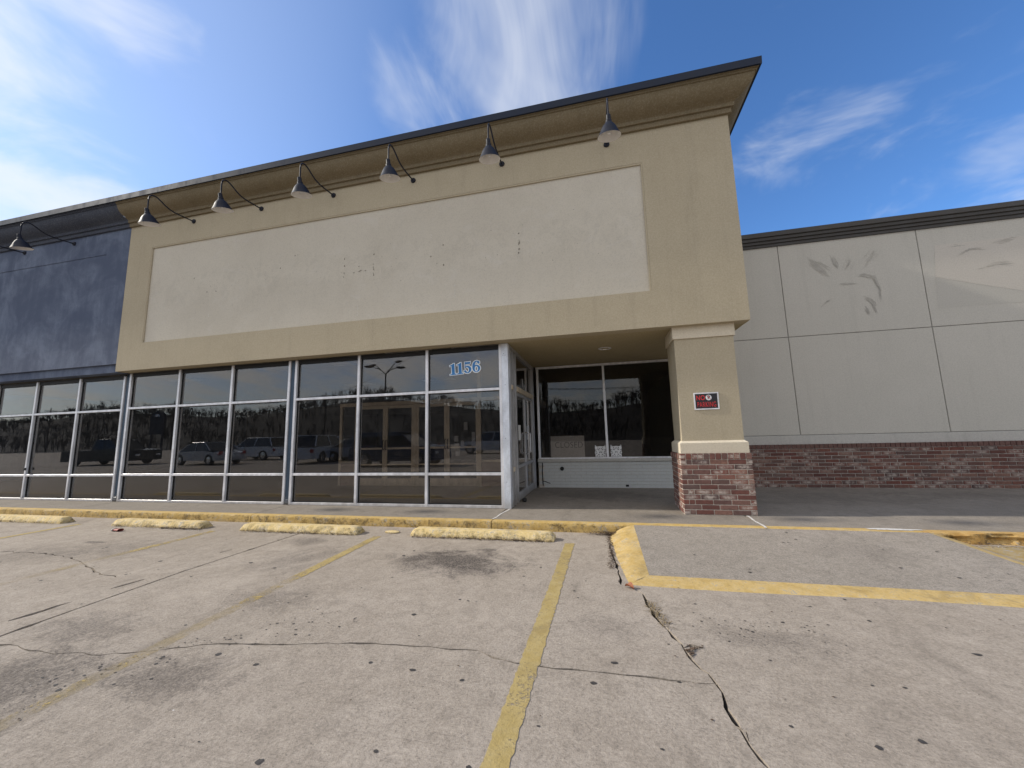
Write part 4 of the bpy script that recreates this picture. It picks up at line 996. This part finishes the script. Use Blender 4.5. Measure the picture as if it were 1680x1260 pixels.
# ================================================================== LITTER, WEEDS
rnd = random.Random(9)
def flake(b, x, y, z, r, flat=.25, zl=.004):
    a0 = rnd.uniform(0, 6.3); k = rnd.choice((4, 5, 6)); tx, ty = rnd.uniform(-flat, flat), rnd.uniform(-flat, flat); pts = []
    for i in range(k):
        a = a0 + 2 * math.pi * i / k; rr = r * rnd.uniform(.5, 1.15); px, py = rr * math.cos(a), rr * math.sin(a) * .7
        pts.append((x + px, y + py, z + zl + abs(px * tx + py * ty)))
    b.poly(pts)
b = MB()
for i in range(900):       # corner between kerb and ramp flare
    t = rnd.random(); x = 1.62 - abs(rnd.gauss(0, .16)) + .12 * rnd.random() if t < .6 else 1.60 + rnd.gauss(0, .022); y = -1.0 - abs(rnd.gauss(0, .05)) if t < .6 else rnd.uniform(-2.4, -1.0)
    flake(b, x, y, LOT + rnd.random() * (.035 if t < .6 else .008), rnd.uniform(.004, .016), .6)
for (x0, x1, y, n_) in ((-1.1, .9, -1.49, 420), (-4.0, -2.0, -1.52, 300), (-5.6, -4.75, -1.52, 320), (-6.7, -5.5, -1.51, 90), (-10, -8.1, -1.5, 110)):
    for i in range(n_): flake(b, rnd.uniform(x0, x1), y + .012 - abs(rnd.gauss(0, .028)), LOT + rnd.random() * .014, rnd.uniform(.006, .02), .7)
for i in range(420): flake(b, rnd.uniform(5.3, 8.5), -.98 - abs(rnd.gauss(0, .06)), LOT + .01 + rnd.random() * .02, rnd.uniform(.005, .02), .6)
for i in range(160): flake(b, rnd.uniform(-9, 8), rnd.uniform(-5.2, -1.6), LOT, rnd.uniform(.004, .011), .4)
tag(b.build('leaf_litter', 'leaf_brown'), 'dark crumbs of dead leaves along the kerb, ramp and wheel stops', 'leaf litter', None, 'stuff')
b = MB()
for (x0, x1, y, n_) in ((-1.1, .9, -1.51, 70), (-5.5, -4.75, -1.56, 60), (-4.0, -2.0, -1.54, 30), (5.5, 7, -1.02, 20)):
    for i in range(n_): flake(b, rnd.uniform(x0, x1), y - abs(rnd.gauss(0, .03)), LOT, rnd.uniform(.003, .010), .5)
for i in range(60): flake(b, rnd.uniform(-6, 7), rnd.uniform(-5, -1.6), LOT, rnd.uniform(.002, .006), .2)
tag(b.build('paint_chips', 'litter_white'), 'small white paint chips scattered on the lot', 'litter', None, 'stuff')
b = MB()
def blot(x, y, r, z=LOT):
    k = 11; e = rnd.uniform(.55, 1); b.poly([(x + r * math.cos(2 * math.pi * i / k) * rnd.uniform(.7, 1.15), y + e * r * math.sin(2 * math.pi * i / k) * rnd.uniform(.7, 1.15), z + .0022) for i in range(k)])
for (u, y, r) in ((.52, -4.9, .02), (.40, -3.35, .022), (1.26, -3.0, .02), (1.35, -2.75, .016), (.1, -4.3, .025), (.72, -4.36, .024), (1.45, -4.25, .03), (1.2, -4.62, .016), (1.45, -4.86, .028), (.95, -4.9, .02), (-.6, -4.45, .03), (-.95, -4.4, .03), (.25, -3.95, .012), (1.75, -4.65, .016), (2.35, -4.4, .016), (2.9, -4.0, .018), (3.5, -4.15, .022), (2.2, -3.4, .018), (2.5, -3.5, .02), (.05, -5.05, .03)): blot(u, y, r * .6)
for i in range(150): blot(rnd.uniform(-7, 6), rnd.uniform(-5.3, -1.7), abs(rnd.gauss(0, .009)) + .005)
for i in range(30): blot(rnd.uniform(2.1, 5.0), -2.4, .0001)
for i in range(170):
    t = rnd.random(); x = -2.0 + 1.5 * t + rnd.gauss(0, .16); y = -5.05 + 1.25 * t + rnd.gauss(0, .10); blot(x, y, abs(rnd.gauss(0, .0045)) + .002)
for i in range(110): blot(2.55 + rnd.gauss(0, .22), -3.45 + rnd.gauss(0, .14), abs(rnd.gauss(0, .0035)) + .0015)
tag(b.build('gum_spots', 'tar'), 'small black gum and tar spots on the lot', 'stains', None, 'stuff')
b = MB()
for i in range(26):
    x = rnd.uniform(2.1, 5.1); y = rnd.uniform(-2.4, -1.1); k = 8; r = rnd.uniform(.008, .022); z = rz(y) + .006
    b.poly([(x + r * math.cos(2 * math.pi * j / k) * rnd.uniform(.6, 1.1), y + .5 * r * math.sin(2 * math.pi * j / k), z) for j in range(k)])
tag(b.build('gum_spots', 'tar'), 'small black gum spots on the kerb ramp', 'stains', None, 'stuff')
# dead weed tuft in the crack
b = MB()
for i in range(120):
    t = rnd.random(); x = 1.868 + .08 * t + rnd.gauss(0, .014); y = -3.16 - .36 * t + rnd.gauss(0, .02)
    a = rnd.uniform(0, 6.3); L = rnd.uniform(.03, .09); h = rnd.uniform(.002, .018); w_ = .0024
    q = [Vector((x, y, LOT - .005)), Vector((x + L * .5 * math.cos(a), y + L * .5 * math.sin(a), LOT + h)), Vector((x + L * math.cos(a), y + L * math.sin(a), LOT + h * rnd.uniform(.1, .9) + .002))]
    sx, sy = -math.sin(a) * w_, math.cos(a) * w_
    b.add([(q[0].x - sx, q[0].y - sy, q[0].z), (q[0].x + sx, q[0].y + sy, q[0].z), (q[1].x + sx, q[1].y + sy, q[1].z), (q[1].x - sx, q[1].y - sy, q[1].z), tuple(q[2])], [(0, 1, 2, 3), (3, 2, 4)])
tag(b.build('weed_tuft', 'straw'), 'dry straw weed tuft growing in the pavement crack near the ramp', 'weed')
b = MB()
for i in range(16):
    x = 2.03 + rnd.gauss(0, .013); y = -3.85 + rnd.gauss(0, .03); flake(b, x, y, LOT, rnd.uniform(.006, .02), .9)
for i in range(14): flake(b, 2.05 + .08 * i / 14, -3.80 + .05 * i / 14 + rnd.gauss(0, .006), LOT, .01, .9)
tag(b.build('moss_clump', 'leaf_brown'), 'dark moss clump in the crack where it forks', 'moss', None, 'stuff')
# curled rust leaf beside the ramp corner
b = MB(); vs_ = []; 
for j in range(9):
    v = j / 8; w_ = .026 * math.sin(math.pi * (.06 + .9 * v)) + .002
    for i in range(5):
        u = i / 4 - .5; vs_.append((u * 2 * w_, (v - .5) * .09, .006 + .05 * (u * u) * 4 * math.sin(math.pi * v) * .6 + .012 * math.sin(3 * v)))
b.add(vs_, [(j * 5 + i, j * 5 + i + 1, (j + 1) * 5 + i + 1, (j + 1) * 5 + i) for j in range(8) for i in range(4)])
o = b.build('fallen_leaf', 'leaf_rust', None, True); o.location = (1.735, -2.87, LOT + .002); o.rotation_euler = (0, 0, R(50)); tag(o, 'curled rust brown leaf beside the ramp corner', 'leaf')
# flattened cup by the second stop
cup = thing('crushed_cup', 'crushed red and white paper cup in front of the second wheel stop', 'litter', (-6.1, -1.78, LOT))
b = MB(); b.lathe([(.03, -.07), (.045, .04), (.047, .042)], (0, 0, 0), 16, 0); me = b.mesh('sleeve', True); me.transform(Matrix.Diagonal((1.2, 1, .45, 1))); o = link('sleeve', me, 'litter_red'); o.location = (-6.1, -1.78, LOT + .022); attach(o, cup)
b = MB(); b.lathe([(.0001, .055), (.04, .055), (.049, .045), (.047, .038)], (0, 0, 0), 16, 0); me = b.mesh('lid', True); me.transform(Matrix.Diagonal((-1.2, 1, .45, 1)) ); o = link('lid', me, 'litter_white'); o.location = (-6.13, -1.78, LOT + .022); attach(o, cup)
# chunk of broken concrete between the third and fourth stops
bm = bmesh.new(); bmesh.ops.create_icosphere(bm, subdivisions=2, radius=1)
for v in bm.verts: v.co *= 1 + .25 * noise.noise(v.co * 2.1); v.co.x *= .12; v.co.y *= .05; v.co.z *= .022
me = bpy.data.meshes.new('concrete_chunk'); bm.to_mesh(me); bm.free(); o = link('concrete_chunk', me, 'stop_yellow'); o.location = (-1.5, -1.3, LOT + .012); tag(o, 'flat yellow chip of broken concrete between the third and fourth wheel stops', 'rubble')
# rubble at door foot
bm = bmesh.new(); bmesh.ops.create_icosphere(bm, subdivisions=2, radius=1)
for v in bm.verts: v.co *= 1 + .35 * noise.noise(v.co * 1.7 + Vector((4, 1, 2))); v.co *= .045; v.co.y *= 1.8
me = bpy.data.meshes.new('door_wedge'); bm.to_mesh(me); bm.free(); o = link('door_wedge', me, 'rubber'); o.location = (.09, .72, .03); tag(o, 'dark lump of rubbish at the foot of the entrance door', 'litter')

# ================================================================== ACROSS THE LOT (seen mirrored in the windows)
def car(name, label, loc, rotz, paintm, kind):
    t = thing(name, label, 'car', (0, 0, 0), 'cars parked across the lot')
    if kind == 'sedan': low = [(-2.3, .42), (-2.28, .72), (-1.5, .86), (1.0, .90), (2.15, .74), (2.3, .5)]; top = [(-1.45, .86), (-.75, 1.32), (-.2, 1.42), (.7, 1.40), (1.5, .92)]; W2 = .9
    elif kind == 'suv': low = [(-2.35, .45), (-2.35, .95), (-1.3, 1.02), (1.9, 1.02), (2.3, .95), (2.35, .5)]; top = [(-1.25, 1.02), (-.6, 1.55), (-.2, 1.68), (1.9, 1.66), (2.25, 1.05)]; W2 = .95
    else: low = [(-2.8, .55), (-2.8, 1.02), (-1.5, 1.12), (.45, 1.12), (.5, 1.05), (2.8, 1.05), (2.82, .6)]; top = [(-1.45, 1.12), (-.85, 1.72), (-.4, 1.82), (.35, 1.80), (.45, 1.12)]; W2 = 1.0
    body = [(x, z) for (x, z) in low]; wheels = (-.62 * low[-1][0], .62 * low[-1][0]); rw = .33 if kind == 'sedan' else .38
    under = []
    for xw in sorted(wheels, reverse=True): under += [(xw + (rw + .06) * math.cos(R(a)), .30 + (rw + .06) * math.sin(R(a))) for a in range(0, 181, 20)]
    outline = body + [(low[-1][0], .30)] + under + [(low[0][0], .30)]
    MB().prism(outline, 1, -W2, W2).build('body', paintm, t, True)
    g_ = MB(); k = len(top); ins = .16
    for i, (x, z) in enumerate(top): g_.v += [(x, -(W2 - .03 - ins * (z - top[0][1]) * 1.6), z), (x, (W2 - .03 - ins * (z - top[0][1]) * 1.6), z)]
    g_.f += [(2 * i, 2 * i + 1, 2 * i + 3, 2 * i + 2) for i in range(k - 1)] + [tuple(2 * i for i in range(k)), tuple(2 * i + 1 for i in range(k))]
    g_.build('window', 'car_glass', t)
    r_ = MB()
    a = top[1]; c = top[-2]
    w1 = W2 - .03 - ins * (a[1] - top[0][1]) * 1.6 - .03
    r_.box(a[0] + .15, c[0] - .1, -w1, w1, max(q[1] for q in top) - .03, max(q[1] for q in top) + .02, .015)
    for (p0, p1) in ((top[0], top[1]), (top[-1], top[-2])):
        for s_ in (-1, 1):
            r_.tube([(p0[0], s_ * (W2 - .03), p0[1]), (p1[0], s_ * (w1 + .02), p1[1] + .02)], .035, 6)
    for s_ in (-1, 1): r_.tube([((top[0][0] + top[-1][0]) / 2, s_ * (W2 - .02), top[0][1]), ((a[0] + c[0]) / 2, s_ * (w1 + .015), max(q[1] for q in top))], .03, 6)
    r_.build('roof', paintm, t)
    for xw in wheels:
        for s_ in (-1, 1):
            b_ = MB(); b_.lathe([(.0001, -.1), (rw - .03, -.1), (rw, -.07), (rw, .07), (rw - .03, .1), (.0001, .1)], (xw, s_ * (W2 - .1), rw), 20, 1); wh = b_.build('wheel', 'rubber', t, True)
            MB().lathe([(.0001, .012 * s_), (rw * .62, .0)], (xw, s_ * (W2 + .002), rw), 16, 1).build('rim', 'chrome', wh)
    for s_ in (-1, 1):
        MB().box(low[0][0] - .012, low[0][0] + .05, s_ * W2 * .72 - .16, s_ * W2 * .72 + .16, .62, .74, .01).build('headlight', 'lens_clear', t)
        MB().box(low[-1][0] - .06, low[-1][0] + .012, s_ * W2 * .8 - .1, s_ * W2 * .8 + .1, .66, .86, .01).build('taillight', 'lens_red', t)
    t.location = loc; t.rotation_euler = (0, 0, rotz)
car('parked_car', 'dark pickup truck parked far left across the lot', (-33, -14.2, LOT), R(172), 'car_black', 'pickup')
car('parked_car', 'silver sedan parked across the lot beside the pickup', (-23.5, -13.6, LOT), R(8), 'car_silver', 'sedan')
car('parked_car', 'white hatchback parked beyond the sedan', (-24.5, -18.4, LOT), R(5), 'car_white', 'suv')
car('parked_car', 'silver minivan parked across the lot', (-21.0, -21.5, LOT), R(4), 'car_silver', 'suv')
car('parked_car', 'white sports utility car parked across the lot', (-16.2, -15.0, LOT), R(80), 'car_white', 'suv')
car('parked_car', 'silver sedan parked across the lot beside the white car', (-13.6, -15.6, LOT), R(175), 'car_silver', 'sedan')
car('parked_car', 'grey sports utility car in the far row of the lot', (-30, -24, LOT), R(6), 'car_grey', 'suv')
car('parked_car', 'white sedan in the far row of the lot', (-14.5, -24, LOT), R(3), 'car_white', 'sedan')
car('parked_car', 'silver sports utility car in the far row nearest the entrance', (-7, -23, LOT), R(8), 'car_silver', 'suv')
car('parked_car', 'black sports utility car parked behind the photographer', (-8.4, -11.2, LOT), R(182), 'car_blue', 'suv')
# lot light with four heads
lp = thing('light_pole', 'tall lot light pole with four lamp heads on forked arms', 'light pole', (-23.8, -35, LOT))
MB().tube([(-23.8, -35, LOT), (-23.8, -35, 9.2)], .11, 10, .07).build('pole', 'lamp_black', lp, True)
for (dx, dy) in ((-2.2, -.6), (2.0, .5), (-1.7, .9), (1.5, -.9)):
    ar = MB().tube([(-23.8, -35, 9.1), (-23.8 + dx * .35, -35 + dy * .35, 9.7), (-23.8 + dx * .7, -35 + dy * .7, 10.3 if abs(dx) > 1.9 else 9.9)], .05, 7).build('arm', 'lamp_black', lp, True)
    bm = bmesh.new(); bmesh.ops.create_icosphere(bm, subdivisions=2, radius=1, matrix=Matrix.Translation((-23.8 + dx, -35 + dy, 10.45 if abs(dx) > 1.9 else 10.0)) @ Matrix.Rotation(math.atan2(dy, dx), 4, 'Z') @ Matrix.Diagonal((.62, .22, .16, 1)))
    me = bpy.data.meshes.new('lamp_head'); bm.to_mesh(me); bm.free(); link('lamp_head', me, 'lamp_black', ar)
# shopping-centre pylon
py = thing('pylon_sign', 'dark arched pylon sign by the road', 'sign', (-96, -60, LOT))
pts = [(-98, 3.5)] + [(-98 + .0, 7.2)] + [(-96 + 2.0 * math.cos(R(a)), 7.2 + 1.5 * math.sin(R(a))) for a in range(180, -1, -15)] + [(-94, 3.5)]
MB().prism(pts, 1, -60.25, -59.75).build('sign_cabinet', 'lamp_black', py)
for x in (-97.6, -94.4): MB().box(x - .15, x + .15, -60.15, -59.85, LOT, 3.5).build('post', 'lamp_black', py)
MB().prism([(-96 + .7 * math.cos(R(a)), 7.5 + .6 * math.sin(R(a))) for a in range(0, 181, 15)], 1, -59.75, -59.72).build('emblem', 'litter_white', py)
# utility poles and wires
for i, x in enumerate((-140, -98, -56, -14, 28)):
    t = thing('utility_pole', 'wooden utility pole %s along the road, counted from the far left' % ('first', 'second', 'third', 'fourth', 'fifth')[i], 'utility pole', (x, -64.5, -.5), 'utility poles along the road')
    MB().tube([(x, -64.5, -.6), (x, -64.5, 11.5)], .16, 8, .11).build('pole', 'tree_bark', t); MB().box(x - .08, x + .08, -65.7, -63.3, 10.6, 10.75).build('crossarm', 'tree_bark', t)
b = MB()
for (dy, z) in ((-1.1, 10.85), (0, 10.9), (1.1, 10.85), (0, 8.6)):
    for xa, xb_ in zip((-140, -98, -56, -14), (-98, -56, -14, 28)): b.tube([(xa + (xb_ - xa) * k / 10, -64.5 + dy, z - 1.0 * (1 - (2 * k / 10 - 1) ** 2)) for k in range(11)], .025, 4)
tag(b.build('overhead_wires', 'rubber'), 'overhead wires strung between the utility poles', 'wires')
b = MB(); b.tube([(-60 + 45 * k / 20, -64 + 36 * k / 20, 10.2 - 1.2 * (1 - (2 * k / 20 - 1) ** 2)) for k in range(21)], .02, 4)
tag(b.build('service_wire', 'rubber'), 'single service wire crossing above the lot', 'wires')
